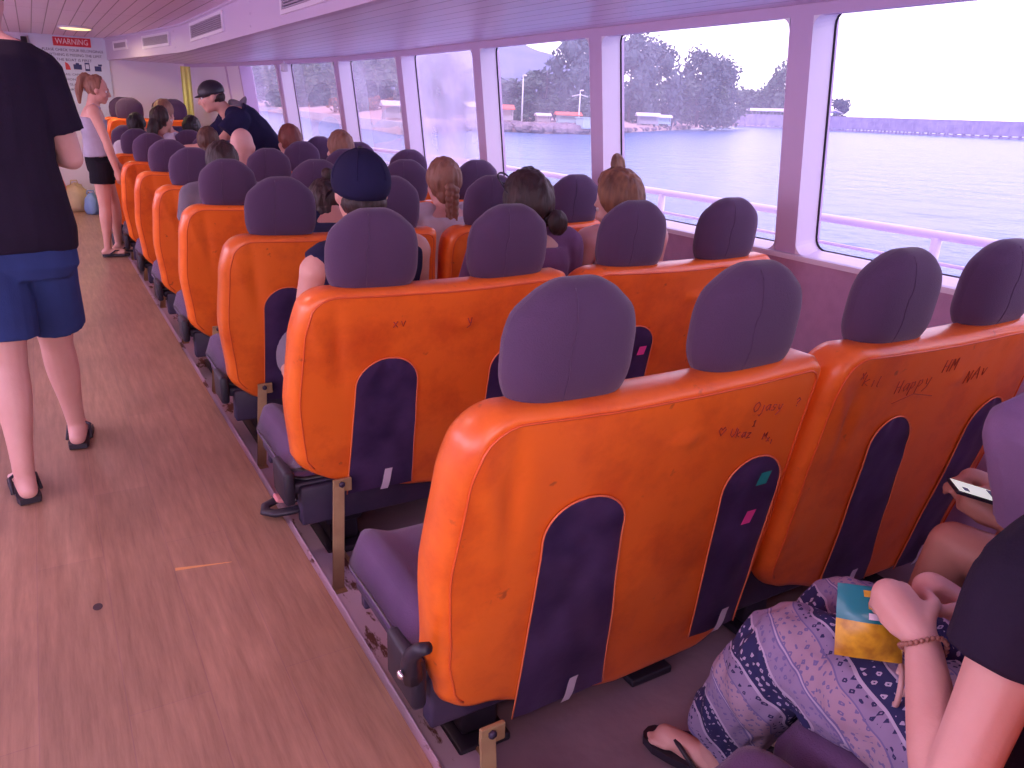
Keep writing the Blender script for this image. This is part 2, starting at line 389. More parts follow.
# ------------------------------------------------------------------ benches
# local frame: x along the bench, y forward, z up from the seating deck; zw = z + DZ is height above the aisle
SL = .24
def yplane(zw): return -.09+SL*(.81-zw)
def wr(x, zw, seed):
    """folds and sag of the vinyl cover"""
    d = .006*noise.noise(V(x*5+seed*3.1, zw*4, seed))+.0022*noise.noise(V(x*16, zw*9+seed, seed*2.7))
    q = (x+(.8-zw)*.8); d += .009*math.exp(-((x-.03-(.76-zw)*.35)/.02)**2)*math.exp(-((zw-.66)/.09)**2)
    d -= .012*math.exp(-((x-.12-(.70-zw)*.1)/.018)**2)*math.exp(-((zw-.62)/.12)**2)
    d += .004*sin(zw*70+x*40)*math.exp(-((x-.0)/.07)**2)*math.exp(-((zw-.26)/.07)**2)
    d += .013*math.exp(-(((x-.531)/.02)**2+((zw-.66)/.018)**2))
    return d
def sq2r(a, b, r):
    m = max(abs(a), abs(b))
    if m < 1e-6: return a, b, 0
    rr = r*m; qx, qy = abs(a)-(m-rr), abs(b)-(m-rr)
    if qx > 0 and qy > 0:
        th = (qy/qx)*pi/4 if qx >= qy else pi/2-(qx/qy)*pi/4
        a = math.copysign(m-rr+rr*cos(th), a); b = math.copysign(m-rr+rr*sin(th), b)
    return a, b, m
BOT = {
 'deep': [(0, .03), (.12, .01), (.27, -.045), (.55, -.11), (.85, -.10), (1, -.01)],
 'mid': [(0, .20), (.15, .13), (.25, .09), (.42, .055), (.6, .03), (1, .06)],
 'short': [(0, .13), (.1, .08), (.3, .06), (.6, .03), (1, .05)],
}
for k_ in ('deep', 'mid', 'short'): BOT[k_+'w'] = BOT[k_]
BOT['deepw'] = [(0, .07), (.14, .02), (.4, -.07), (.65, -.105), (1, -.10)]
SA = ([(-.1, .075), (.1, .045), (.2, .02), (.45, -.008), (.66, .004), (.82, .04)], [(-.1, .955), (.1, .958), (.3, .947), (.5, .922), (.7, .906), (.82, .896)])
SBW = ([(-.1, .07), (.1, .065), (.3, .045), (.5, .018), (.7, .005), (.82, .02)], [(-.1, .97), (.1, .965), (.4, .955), (.7, .92), (.82, .90)])
SIDE = {'deep': SA, 'mid': SA, 'short': SA, 'deepw': SBW, 'midw': SBW, 'shortw': SBW}
def cr(a, kind): return .17 if a < 0 else .085
def panel_xz(a, b, kind):
    """rounded-square coords -> (x, zw); narrower on top, belly at mid height"""
    t = (b+1)/2; s = (a+1)/2
    zb = interp(BOT[kind], s); zt = .802-.012*sin(pi*s)
    zw = zb+(zt-zb)*t
    hl, hr = interp(SIDE[kind][0], zw), interp(SIDE[kind][1], zw)
    return hl+(hr-hl)*s, zw
TH = .125
def bench_cover(kind, seed):
    mb = MB(); n = 54
    def side(front):
        def fn(i, j):
            a, b, m = sq2r(2*i-1, 2*j-1, cr(2*i-1, kind))
            x, zw = panel_xz(a, b, kind)
            m0 = .925; e = 0 if m < m0 else (m-m0)/(1-m0)
            rd = 1-sqrt(max(0, 1-e*e))
            y = yplane(zw)
            if not front: y += .032*rd-wr(x, zw, seed)*(1-e)
            else: y += TH-.035*rd+.008*noise.noise(V(x*6, zw*6, seed+9))*(1-e)
            return V(x, y, zw-DZ)
        return fn
    # concentrated rows close to the edge
    def warp(u):
        c = 2*u-1; return (math.copysign(abs(c)**.72, c)+1)/2
    mb.grid(lambda i, j: side(False)(warp(i), warp(j)), n, n)
    b0 = 0; b1 = len(mb.v)
    mb.grid(lambda i, j: side(True)(1-warp(i), warp(j)), n, n)
    # gusset joining the two faces
    N1 = n+1
    def loop(base, flip):
        idx = []
        for i in range(n): idx.append((i, 0))
        for j in range(n): idx.append((n, j))
        for i in range(n, 0, -1): idx.append((i, n))
        for j in range(n, 0, -1): idx.append((0, j))
        return [base+j*N1+((n-i) if flip else i) for i, j in idx]
    l0, l1 = loop(b0, False), loop(b1, True)
    for k in range(len(l0)):
        k2 = (k+1) % len(l0); mb.f.append((l0[k], l1[k], l1[k2], l0[k2]))
    return mb
def cover_edge(kind, seed, m):
    pts = []
    N = 30
    path = [(-1+2*i/N, 1) for i in range(N)]+[(1, 1-2*i/N) for i in range(N)]
    path = [(-1, -1+2*i/N) for i in range(N)]+path
    for a, b in path:
        a, b, mm = sq2r(a*m, b*m, cr(a, kind)); x, zw = panel_xz(a, b, kind)
        e = max(0, (m-.925)/.075); pts.append((x, yplane(zw)+.032*(1-sqrt(1-e*e))-wr(x, zw, seed)*(1-e)-.001, zw-DZ))
    return pts
def pouch_shape(xt, xb, wt, wb, zt, kind):
    """arched pocket: returns fn(u in -1..1, t 0..1) -> x, zw"""
    def fn(u, t):
        zarch = .09
        xc0 = xb; s0 = max(0, min(1, xb/.9)); zb = interp(BOT[kind], s0)+.012
        zw = zb+(zt-zb)*t
        xc = xb+(xt-xb)*t; hw = (wb+(wt-wb)*min(1, t*1.25))/2
        top = zt-zarch
        if zw > top: hw *= sqrt(max(0, 1-((zw-top)/zarch)**2))
        return xc+u*hw, zw
    return fn
def bench(name, kind, seed, pouches, stickers=(), lever=False):
    root = empty(name)
    cov = bench_cover(kind, seed).build('seat_cover', M['orange'], root)
    p = MB(); p.tube(cover_edge(kind, seed, .94), .0027, 6); p.build('cover_piping', M['piping'], cov)
    ys_ = lambda x, zw, d=0: V(x, yplane(zw)-wr(x, zw, seed)-d, zw-DZ)
    for (xt, xb, wt, wb, zt) in pouches:
        fn = pouch_shape(xt, xb, wt, wb, zt, kind)
        T = lambda j: 1-(1-j)**1.7
        mb = MB(); mb.grid(lambda i, j: ys_(*fn(2*i-1, T(j)), .004+.004*noise.noise(V(i*3, j*6, seed*5+xb*9))), 12, 26)
        po = mb.build('pocket', M['pouch'], root)
        rim = [ys_(*fn(-1, T(j/26)), .005) for j in range(27)]+[ys_(*fn(1, T(j/26)), .005) for j in range(26, -1, -1)]
        r = MB(); r.tube(rim, .0022, 6); r.build('pocket_edging', M['stitch'], po)
        xx, zz = fn(.1, 0)
        t = MB(); t.grid(lambda i, j: ys_(xx+.026*(i-.5)+.012*j, zz-.004+.08*j, .0105+.003*sin(j*5)), 3, 5); t.build('tape_tab', M['tape'], po)
    for (x, zw, w, h, mname) in stickers:
        t = MB(); t.grid(lambda i, j: ys_(x+w*(i-.5)+h*.15*(j-.5), zw+h*(j-.5), .0125), 3, 3); t.build('sticker', M[mname], root)
    # headrests
    for hx in (.25, .697):
        mb = MB()
        def hs(sd):
            def fn(i, j):
                a, b, m = sq2r(2*i-1, 2*j-1, .68 if j > .5 else .42)
                zz = b*.126; w = interp([(-1, .112), (-.8, .126), (-.35, .138), (.1, .138), (.5, .128), (.8, .106), (1, .085)], b)
                x = a*w
                y = sd*.062*sqrt(max(0, 1-m**3.2))+.28*x*x-.10*zz
                return V(hx+x, -.015+y, .888-DZ+zz)
            return fn
        n = 22; wp = lambda u: (sin(pi*(u-.5))+1)/2
        mb.grid(lambda i, j: hs(-1)(wp(i), wp(j)), n, n); mb.grid(lambda i, j: hs(1)(1-wp(i), wp(j)), n, n)
        # vertical seam
        sm = []
        for k in range(15):
            b = -.9+1.8*k/14; q = hs(-1)((-.30+1)/2, (b+1)/2); sm.append((q.x, q.y-.0004, q.z))
        mb.tube(sm, .0011, 4)
        h = mb.build('headrest', M['head'], root)
        for dx in (-.06, .06):
            c = MB(); c.tube([(hx+dx, -.03, .76-DZ), (hx+dx, -.02, .80-DZ), (hx+dx, -.015, .83-DZ)], .006, 8); c.ell((hx+dx, -.028, .797-DZ), (.013, .013, .006), 10, 6); c.build('headrest_post', M['chrome'], h)
    # cushions
    for cx in (.225, .69):
        mb = MB()
        def cu(i, j):
            th = 2*pi*i; c, s = cos(th), sin(th)
            return None
        n = 20
        def cs(top):
            def fn(i, j):
                a, b, m = sq2r(2*i-1, 2*j-1, .3)
                x = a*.222; y = b*.245
                bol = .028*math.exp(-((abs(x)-.17)/.045)**2)
                z = .235+.012*(1-b*b)+bol-.02*max(0, b-.5) if top else .13
                e = max(0, (m-.8)/.2); rd = 1-sqrt(max(0, 1-e*e))
                z += (-.07 if top else .03)*rd
                return V(cx+x, .365+y, z-DZ-.0)
            return fn
        mb.grid(lambda i, j: cs(True)(i, j), n, n); mb.grid(lambda i, j: cs(False)(1-i, j), n, n)
        N1 = n+1
        idx = [(i, 0) for i in range(n)]+[(n, j) for j in range(n)]+[(i, n) for i in range(n, 0, -1)]+[(0, j) for j in range(n, 0, -1)]
        l0 = [j*N1+i for i, j in idx]; l1 = [N1*N1+j*N1+n-i for i, j in idx]
        for k in range(len(l0)):
            k2 = (k+1) % len(l0); mb.f.append((l0[k], l0[k2], l1[k2], l1[k]))
        mb.build('seat_cushion', M['cush'], root)
    # frame under the cushions and the lower back board
    mb = MB()
    mb.box((.455, .36, .105-DZ), (.86, .42, .04), bev=.01); mb.box((.46, .155, .045-DZ), (.84, .05, .14), bev=.01); mb.box((.46, .56, .06-DZ), (.84, .03, .07), bev=.008)
    mb.build('seat_frame', M['darkmetal'], root)
    for px in (.2, .72):
        mb = MB(); mb.box((px, .34, .12), (.1, .30, .17), bev=.012); mb.box((px, .34, .012), (.14, .36, .024), bev=.006); mb.box((px, .22, .15), (.13, .07, .09), bev=.012)
        mb.build('pedestal', M['black'], root)
    if kind[-1] != 'w':
        mb = MB(); q0, q1 = V(.092, -.06, .008), (V(.142, .052, .325) if kind != 'deep' else V(.122, .02, .205))
        mb.loft([[p+V(-.018, -.004, 0), p+V(.018, -.004, 0), p+V(.018, .004, 0), p+V(-.018, .004, 0)] for p in (q0, q1)]); mb.box(q1+V(.012, .0, -.006), (.06, .012, .045), bev=.003)
        mb.box((.092, -.062, .012), (.05, .04, .012), bev=.003); po = mb.build('support_post', M['tan'], root, smooth=False)
        mb = MB(); mb.tube([q1+V(.008, -.013, 0), q1+V(.008, -.005, 0)], .010, 6); mb.build('bolt', M['darkmetal'], po)
    mb = MB(); mb.box((.0, .17, .135-DZ), (.035, .15, .12), bev=.012); mb.build('side_bracket', M['black'], root)
    if not lever: return root
    mb = MB(); mb.tube([(-.012, .11, .16-DZ), (-.026, .085, .21-DZ), (-.034, .06, .255-DZ), (-.03, .035, .285-DZ), (-.018, .015, .30-DZ)], [.024, .022, .017, .015, .012], 10)
    lv = mb.build('recline_lever', M['black'], root)
    mb = MB(); mb.ell((-.052, .075, .205-DZ), (.007, .012, .010), 8, 6); mb.build('lever_stud', M['chrome'], lv)
    return root
PA = [(.305, .375, .20, .265, .572), (.775, .858, .185, .165, .566)]
PB = [(.285, .29, .20, .225, .572), (.74, .75, .20, .22, .566)]
PBB = [(.33, .48, .17, .24, .578), (.785, .84, .15, .17, .562)]
ROWS = ['first', 'second', 'third', 'fourth', 'fifth', 'sixth', 'seventh', 'eighth', 'ninth']
XA, XB = .534, 1.475
n0 = bench('double_bench', 'deep', 1.3, PA, [(.812, .50, .034, .036, 'green'), (.812, .385, .03, .04, 'pink')], lever=True)
n0.location = (XA, 1.12, DZ); tag(n0, 'largest orange double bench by the aisle, pink and green stickers in its pocket', 'bench', 'aisle side benches')
b0 = bench('double_bench', 'deepw', 4.7, PBB); b0.location = (XB, 1.12, DZ); tag(b0, 'wrinkled orange double bench with scribbled back beside the stickered bench, under the nearest window', 'bench', 'window side benches')
n1 = bench('double_bench', 'mid', 2.2, PB); n1.location = (XA, 2.12, DZ); tag(n1, 'orange aisle bench behind which the man in the dark cap sits, second row', 'bench', 'aisle side benches')
b1 = bench('double_bench', 'midw', 3.6, PB, [(.335, .47, .035, .035, 'pink')]); b1.location = (XB, 2.12, DZ); tag(b1, 'orange window bench of the second row, woman with blond topknot seated on it', 'bench', 'window side benches')
n2 = bench('double_bench', 'short', 5.1, [(.25, .26, .19, .21, .585), (.72, .73, .19, .21, .58)])
n2.location = (XA, 3.12, DZ); tag(n2, 'orange aisle bench in the third row with a dark arched pocket', 'bench', 'aisle side benches')
b2 = bench('double_bench', 'shortw', 6.7, [(.27, .28, .19, .21, .585), (.74, .75, .19, .21, .58)]); b2.location = (XB, 3.12, DZ); tag(b2, 'orange window bench in the third row, girl with blond braid seated on it', 'bench', 'window side benches')
n3 = bench('double_bench', 'short', 8.4, [(.66, .67, .19, .21, .58)])
for k in range(3, 9):
    o = n3 if k == 3 else copy_tree(n3); o.location = (XA, 1.12+k, DZ); tag(o, 'orange aisle bench in the %s row from the near end' % ROWS[k], 'bench', 'aisle side benches')
    o = copy_tree(b2); o.location = (XB-.35*max(0, k-6)*.6, 1.12+k, DZ); tag(o, 'orange window bench in the %s row from the near end' % ROWS[k], 'bench', 'window side benches')
for i, (y, x) in enumerate(((9.80, .66), (10.40, .64))):
    o = copy_tree(n3); o.location = (x, y, .285-.20); tag(o, ['orange bench on the raised bow platform, nearer of the two', 'orange bench on the raised bow platform, close to the front wall'][i], 'bench', 'bow platform benches')
# own row: only the cushions and knees of the sitters come into view
om = copy_tree(n2); om.location = (XA, .12, DZ); tag(om, 'orange bench under the woman in patterned trousers', 'bench', 'aisle side benches')
ob = copy_tree(b2); ob.location = (XB, .12, DZ); tag(ob, 'orange bench under the sitter holding a phone', 'bench', 'window side benches')

# handwriting on the first two covers
M['ink2'] = mat('faint_ballpoint_ink', (.50, .07, .05, 1), .7)
def scribble(parent, seed, strokes, name='handwriting', r=.0013):
    mb = MB()
    for st in strokes:
        mb.tube([(x, yplane(z)-wr(x, z, seed)-.0012, z-DZ) for x, z in st], r, 4)
    return mb.build(name, M['ink2' if seed == 4.7 else 'ink'], parent)
def glyph(ch):
    G = {'O': [[(.5,1),(.1,.8),(0,.4),(.3,0),(.7,.1),(.9,.6),(.5,1)]], 'j': [[(.6,.6),(.6,-.2),(.3,-.5),(.1,-.3)]], 'g': [[(.7,.6),(.3,.6),(.1,.3),(.4,0),(.7,.3),(.7,-.3),(.4,-.5),(.1,-.4)]],
     's': [[(.7,.55),(.3,.6),(.2,.4),(.6,.25),(.5,0),(.1,.05)]], 'y': [[(.1,.6),(.3,.1),(.6,.1)],[(.7,.6),(.5,-.2),(.1,-.5)]], 'a': [[(.7,.6),(.3,.6),(.1,.3),(.3,0),(.6,.2),(.7,.6),(.75,0)]],
     'U': [[(0,1),(.05,.3),(.4,0),(.75,.3),(.8,1)]], 'k': [[(.1,1),(.15,0)],[(.6,.6),(.15,.3),(.65,0)]], 'z': [[(.1,.6),(.7,.6),(.1,0),(.75,0)]], '1': [[(.2,.7),(.5,1),(.5,0)],[(.2,0),(.8,0)]], '2': [[(.1,.8),(.5,1),(.7,.7),(.1,0),(.8,0)]],
     '?': [[(.1,.8),(.4,1),(.7,.75),(.4,.45),(.4,.3)],[(.4,.1),(.4,0)]], 'h': [[(.5,.2),(.05,.75),(.25,1),(.5,.75),(.75,1),(.95,.75),(.5,.2)]], 'M': [[(0,0),(.1,1),(.4,.4),(.7,1),(.8,0)]], 'A': [[(0,0),(.4,1),(.8,0)],[(.15,.4),(.65,.4)]],
     'x': [[(.1,.6),(.6,0)],[(.6,.6),(.1,0)]], 'i': [[(.3,.6),(.35,0)]], 'v': [[(.1,.6),(.35,0),(.6,.6)]], 'l': [[(.2,1),(.2,.1),(.4,0)]], 'N': [[(0,0),(.05,1),(.6,0),(.65,1)]], 'e': [[(.1,.3),(.6,.35),(.5,.6),(.2,.55),(.1,.2),(.4,0),(.7,.1)]], 'p': [[(.15,.6),(.1,-.5)],[(.12,.5),(.5,.6),(.6,.3),(.3,.05),(.12,.2)]], 'H': [[(0,0),(0,1)],[(.6,0),(.6,1)],[(0,.5),(.6,.5)]]}
    return G.get(ch, [])
def write(txt, x, z, s, slope=0, adv=.82):
    out = []
    for i, c in enumerate(txt):
        for st in glyph(c): out.append([(x+(i*adv+px*.85)*s, z+py*s+i*adv*s*slope) for px, py in st])
    return out
for args in (('Ojasy', .70, .695, .024, -.12), ('?', .835, .685, .022), ('1', .715, .655, .016), ('h', .615, .645, .026), ('Ukaz', .655, .64, .022, -.25), ('Mxi', .77, .61, .018, -.6)): scribble(n0, 1.3, write(*args), r=.0011)
for args in (('Happy', .27, .655, .035, .05), ('HM', .44, .69, .036), ('NAv', .58, .635, .038, .25), ('x', .1, .72, .03), ('kil', .12, .70, .03, -.2)): scribble(b0, 4.7, write(*args), r=.0011)
scribble(b0, 4.7, [[(.28,.625),(.36,.64),(.45,.62)]], 'pen_stroke', r=.0011)
for args in (('xv', .29, .67, .03), ('y', .53, .66, .03)): scribble(n1, 2.2, write(*args), r=.0014)
# marks on the aisle floor
M['spot'] = mat('dark_floor_spot', (.06, .03, .04, 1), .6); M['scr'] = mat('floor_scratch', (.75, .38, .14, 1), .5)
mb = MB(); mb.add([V(-.032+.012*cos(a), 2.039+.017*sin(a), .0008) for a in [2*pi*k/16 for k in range(16)]], [tuple(range(16))]); structure(mb.build('floor_spot', M['spot'], smooth=False))
mb = MB(); mb.add([V(.174, 2.142, .0008), V(.172, 2.126, .0008), V(.324, 2.100, .0008), V(.324, 2.103, .0008)], [(0, 1, 2, 3)]); structure(mb.build('floor_scratch', M['scr'], smooth=False))

# ------------------------------------------------------------------ fittings
M['ventdark'] = mat('vent_dark', (.10, .07, .13, 1), .6)
M['ventgrey'] = mat('vent_grey', (.42, .36, .46, 1), .5)
def vent(y0, y1, z0, z1, label):
    t = thing('air_vent', label, 'vent', (sx((y0+y1)/2), (y0+y1)/2, z0), 0, 'vents along the ceiling step')
    X = lambda y, d: sx(y)-sx((y0+y1)/2)-d; ym = (y0+y1)/2
    fr = MB(); w = .022
    def bar(a0, a1, b0, b1, d0, d1, mb):
        mb.loft([[V(X(y, d), y-ym, z-z0) for d, z in ((d0, b0), (d1, b0), (d1, b1), (d0, b1))] for y in ylist(a0, a1, 6)])
    bar(y0, y1, z0, z0+w, .001, .016, fr); bar(y0, y1, z1-w, z1, .001, .016, fr); bar(y0, y0+w*1.4, z0+w, z1-w, .001, .016, fr); bar(y1-w*1.4, y1, z0+w, z1-w, .001, .016, fr)
    fr.build('vent_frame', M['frame'], t, smooth=False)
    bk = MB(); bar(y0+w, y1-w, z0+w, z1-w, .001, .003, bk); bk.build('vent_backing', M['ventdark'], t, smooth=False)
    sl = MB(); n = 7
    for k in range(n):
        z = z0+w+(z1-z0-2*w)*(k+.5)/n; bar(y0+w, y1-w, z-.004, z+.004, .004, .012, sl)
    sl.build('vent_louvers', M['ventgrey'], t, smooth=False)
vent(3.35, 4.69, 1.735, 1.885, 'longest grey ceiling vent, nearest along the step over the seats')
vent(6.25, 7.62, 1.745, 1.885, 'second grey ceiling vent along the step over the seats')
vent(8.5, 9.45, 1.755, 1.875, 'third grey ceiling vent, smaller, along the step')
vent(10.05, 10.6, 1.775, 1.87, 'smallest grey vent, beside the warning sign')

def text_mesh(s, size, mat_, parent, name, loc, align='CENTER', ext=.001, width=None):
    cu = bpy.data.curves.new(name, 'FONT'); cu.body = s; cu.size = size; cu.align_x = align; cu.align_y = 'CENTER'; cu.extrude = ext; cu.resolution_u = 2
    t = bpy.data.objects.new('tmp', cu); C.objects.link(t); dg = bpy.context.evaluated_depsgraph_get(); me = bpy.data.meshes.new_from_object(t.evaluated_get(dg))
    bpy.data.objects.remove(t); me.materials.clear(); me.materials.append(mat_)
    if width:
        xs = [v.co.x for v in me.vertices]; k = width/(max(xs)-min(xs))
        for v in me.vertices: v.co.x *= k
    o = bpy.data.objects.new(name, me); C.objects.link(o); o.parent = parent; o.location = loc; o.rotation_euler = (radians(90), 0, 0); return o
M['signblue'] = mat('sign_face', (.70, .78, .92, 1), .4)
M['signred'] = mat('sign_red', (.70, .02, .05, 1), .4)
M['signpink'] = mat('sign_letter', (.95, .75, .80, 1), .4)
M['signink'] = mat('sign_ink', (.03, .04, .18, 1), .5)
sg = thing('warning_sign', 'tall pale blue warning sign on the front wall', 'sign', (.47, 10.985, 1.0))
mb = MB(); mb.box((0, 0, .47), (.79, .02, .93), bev=.004); mb.build('sign_board', M['signblue'], sg, smooth=False)
mb = MB(); mb.box((.03, -.013, .855), (.385, .006, .095), bev=.002); mb.build('warning_banner', M['signred'], sg, smooth=False)
text_mesh('WARNING', .085, M['signpink'], sg, 'warning_lettering', (.03, -.018, .855), width=.33)
for i, (s, wd) in enumerate((('PLEASE CHECK YOUR BELONGINGS', .62), ('ANYTHING IS MISSING THE LIMIT', .58), ('THE BOAT IS FIRST', .36))):
    text_mesh(s, .04, M['signink'], sg, 'notice_line', (.03, -.012, .765-.052*i), width=wd)
for i, (s, wd) in enumerate((('CAP, BAG, CAMERA', .32), ('PHONE', .14), ('AND GLASSES', .24), ('THANK YOU', .3))):
    text_mesh(s, .034, M['signink'], sg, 'notice_line', (-.03, -.012, .505-.055*i), width=wd)
def icon(nm, fn, m):
    b = MB(); fn(b); b.build(nm, M[m], sg, smooth=False)
zi = .59
icon('bag_symbol', lambda b: (b.box((-.17, -.012, zi-.01), (.07, .004, .05), bev=.002), b.tube([(-.19, -.012, zi+.015), (-.17, -.012, zi+.04), (-.15, -.012, zi+.015)], .004, 6)), 'signink')
icon('cap_symbol', lambda b: b.add([V(-.07+.05*cos(a), -.013, zi-.035+.08*sin(a)) for a in [pi*k/10*.5*1.0-.0 for k in range(11)]]+[V(-.07, -.013, zi-.035)], [tuple(range(12))]), 'signred')
icon('camera_symbol', lambda b: (b.box((.055, -.012, zi), (.085, .004, .055), bev=.002), b.box((.055, -.012, zi+.033), (.035, .004, .02))), 'signink')
icon('phone_symbol', lambda b: (b.box((.155, -.012, zi+.005), (.05, .004, .09), bev=.002),), 'signink')
icon('phone_screen_symbol', lambda b: (b.box((.155, -.015, zi+.008), (.034, .002, .05)),), 'signblue')
icon('video_camera_symbol', lambda b: (b.box((.265, -.012, zi-.01), (.07, .004, .055), bev=.002), b.box((.29, -.012, zi+.03), (.04, .004, .02))), 'signink')

mb = MB(); mb.box((0, 0, 0), (.06, .07, .16), bev=.008); o = mb.build('wall_speaker', M['black']); o.location = (.025, 10.96, 1.80); tag(o, 'black box high on the front wall left of the warning sign', 'speaker')
mb = MB(); mb.box((0, 0, 0), (.05, .10, .075), bev=.01); mb.tube([(0, 0, .03), (0, 0, .06)], .008, 8); o = mb.build('window_speaker', M['white']); o.location = (2.20, 8.25, 1.61); tag(o, 'small white box under the window header on the far windows', 'speaker')
M['lime'] = mat('lime_cloth', (.86, .90, .26, 1), .6)
mb = MB(); mb.grid(lambda i, j: V(.11*(i-.5), .012*sin(i*14)+.004*sin(j*9), -.55*j), 14, 10); mb.grid(lambda i, j: V(.11*(.5-i), .012*sin((1-i)*14)+.004*sin(j*9)+.006, -.55*j), 14, 10)
o = mb.build('lime_curtain', M['lime']); o.location = (1.60, 10.3, 1.64); tag(o, 'narrow lime yellow curtain hanging by the front corner window', 'curtain')

# bundles on the floor at the foot of the front wall
def lump(name, c, r, m, label, cat, seed, flat=.55):
    mb = MB(); 
    def fn(p, d):
        k = 1+.16*noise.noise(V(d.x*2+seed, d.y*2, d.z*2))+.05*noise.noise(V(d.x*6, d.y*6+seed, d.z*6)); p = p*k
        p.z = max(p.z, -r[2]*flat); return p
    mb.ell((0, 0, r[2]*flat), r, 20, 14, fn=fn); mb.tube([(-.04, 0, r[2]*(1+flat)*.95), (-.03, .0, r[2]*(1+flat)*1.12), (.03, .0, r[2]*(1+flat)*1.12), (.04, 0, r[2]*(1+flat)*.95)], .008, 6)
    o = mb.build(name, m); o.location = c; tag(o, label, cat); return o
M['sack'] = mat('straw_cloth', (.62, .48, .30, 1), .8, noise_col=(.52, .40, .26, 1)); M['bluebag'] = mat('blue_bag', (.22, .36, .68, 1), .5); M['redbag'] = mat('red_bag', (.75, .06, .07, 1), .5)
lump('sack', (.30, 10.55, 0), (.17, .15, .20), M['sack'], 'straw coloured sack standing on the floor before the front wall', 'bag', 1)
lump('blue_bag', (.44, 10.22, 0), (.085, .09, .15), M['bluebag'], 'blue bag on the floor behind the girl in black shorts', 'bag', 3)
lump('red_bag', (.13, 10.5, .0), (.09, .09, .30), M['redbag'], 'red bag beside the straw coloured sack', 'bag', 5)

# strap loop lying over the kerb beside the second bench
t = thing('strap_loop', 'black curved loop with a pink tab over the kerb beside the second bench', 'strap', (.53, 2.33, .0))
mb = MB(); mb.tube([(.06+.0, .03, .03), (.0, .045, .03), (-.045, .03, .022), (-.055, -.005, .02), (-.03, -.03, .02), (.03, -.04, .022), (.075, -.04, .03)], .011, 8, flat=1.6); mb.build('loop', M['black'], t)
M['pinktab'] = mat('pink_tab', (.75, .28, .30, 1), .5)
mb = MB(); mb.box((.0, .03, .04), (.028, .05, .014), Matrix.Rotation(.3, 3, 'Y'), bev=.004); mb.build('tab', M['pinktab'], t)
mb = MB(); mb.box((.045, .0, .045), (.035, .05, .008), bev=.002); mb.tube([(.04, -.03, .05), (.045, .03, .07)], .006, 6); mb.build('buckle', M['chrome'], t)
# bag leaning on the bench end near the girl
t = thing('water_bottle', 'small white and dark bottle at the bench end near the standing girl', 'bottle', (.475, 7.55, 0))
mb = MB(); mb.tube([(0, 0, 0), (0, 0, .005), (0, 0, .15), (0, 0, .18), (0, 0, .2)], [.03, .036, .036, .016, .014], 14); mb.build('bottle_body', M['black'], t)
mb = MB(); mb.tube([(0, 0, .2), (0, 0, .225)], [.018, .018], 12); mb.build('bottle_cap', M['white'], t)

# ------------------------------------------------------------------ outside
SEA = -1.0
F_ = 774.625
def geo(px, depth, up=0.0):
    """a point at eye level seen at column px, depth metres away, lifted to sea level + up"""
    hy = 93.4+.038*(px-30)
    d = w_+r_*((px-512)/F_)-u_*((hy-384)/F_)
    p = V(0, 0, H)+d*depth
    return V(p.x, p.y, SEA+up)
def sea_mat():
    m = bpy.data.materials.new('sea_water'); m.use_nodes = True; nt = m.node_tree; N = nt.nodes; L = nt.links
    b = N['Principled BSDF']; b.inputs['Base Color'].default_value = (.055, .165, .34, 1); b.inputs['Specular IOR Level'].default_value = .14; b.inputs['Roughness'].default_value = .25; b.inputs['IOR'].default_value = 1.33
    tc = N.new('ShaderNodeTexCoord'); bumps = None
    mp = N.new('ShaderNodeMapping'); mp.inputs['Scale'].default_value = (1, 1, 1); L.new(tc.outputs['Object'], mp.inputs['Vector'])
    for sc, st, ds in ((.5, .35, .7), (2.2, .4, .2)):
        n = N.new('ShaderNodeTexNoise'); n.inputs['Scale'].default_value = sc; n.inputs['Detail'].default_value = 4; L.new(mp.outputs['Vector'], n.inputs['Vector'])
        bp = N.new('ShaderNodeBump'); bp.inputs['Strength'].default_value = st; bp.inputs['Distance'].default_value = ds; L.new(n.outputs['Fac'], bp.inputs['Height'])
        if bumps: L.new(bumps.outputs['Normal'], bp.inputs['Normal'])
        bumps = bp
    L.new(bumps.outputs['Normal'], b.inputs['Normal']); return m
mb = MB(); mb.box((900, 900, SEA-.5), (4400, 4400, 1.0)); structure(mb.build('sea', sea_mat(), smooth=False))
# white hull side, side deck and rail outside the windows
M['hull'] = mat('hull_white', (.85, .83, .9, 1), .4)
mb = MB(); mb.loft([[V(wx(y, DZ)+.12-narrow(y)*.0+dx, y, z) for dx, z in ((0, DZ), (.55, DZ), (.62, .10), (.68, .60), (.60, .64), (.56, .60), (.5, .0), (0, DZ+.02))] for y in ylist(YB, YF, 40)])
structure(mb.build('bulwark', M['hull'], smooth=False))
rt = thing('deck_rail', 'pale rail running along the side deck outside the windows', 'rail', (3.2, 2, .6))
rx = lambda y: wx(y, .6)+.60
mb = MB(); mb.tube([(rx(y)-3.2, y-2, .255) for y in ylist(-1, 10.8, 40)], .019, 8); mb.build('top_rail', M['hull'], rt)
mb = MB(); mb.tube([(rx(y)-3.2, y-2, .14) for y in ylist(-1, 10.8, 40)], .008, 6); mb.build('lower_rail', M['hull'], rt)
for k in range(-1, 6):
    y = 1.92+1.75*k; mb = MB(); mb.tube([(rx(y)-3.2, y-2, .02), (rx(y)-3.2, y-2, .245)], .021, 8); mb.build('rail_post', M['hull'], rt)

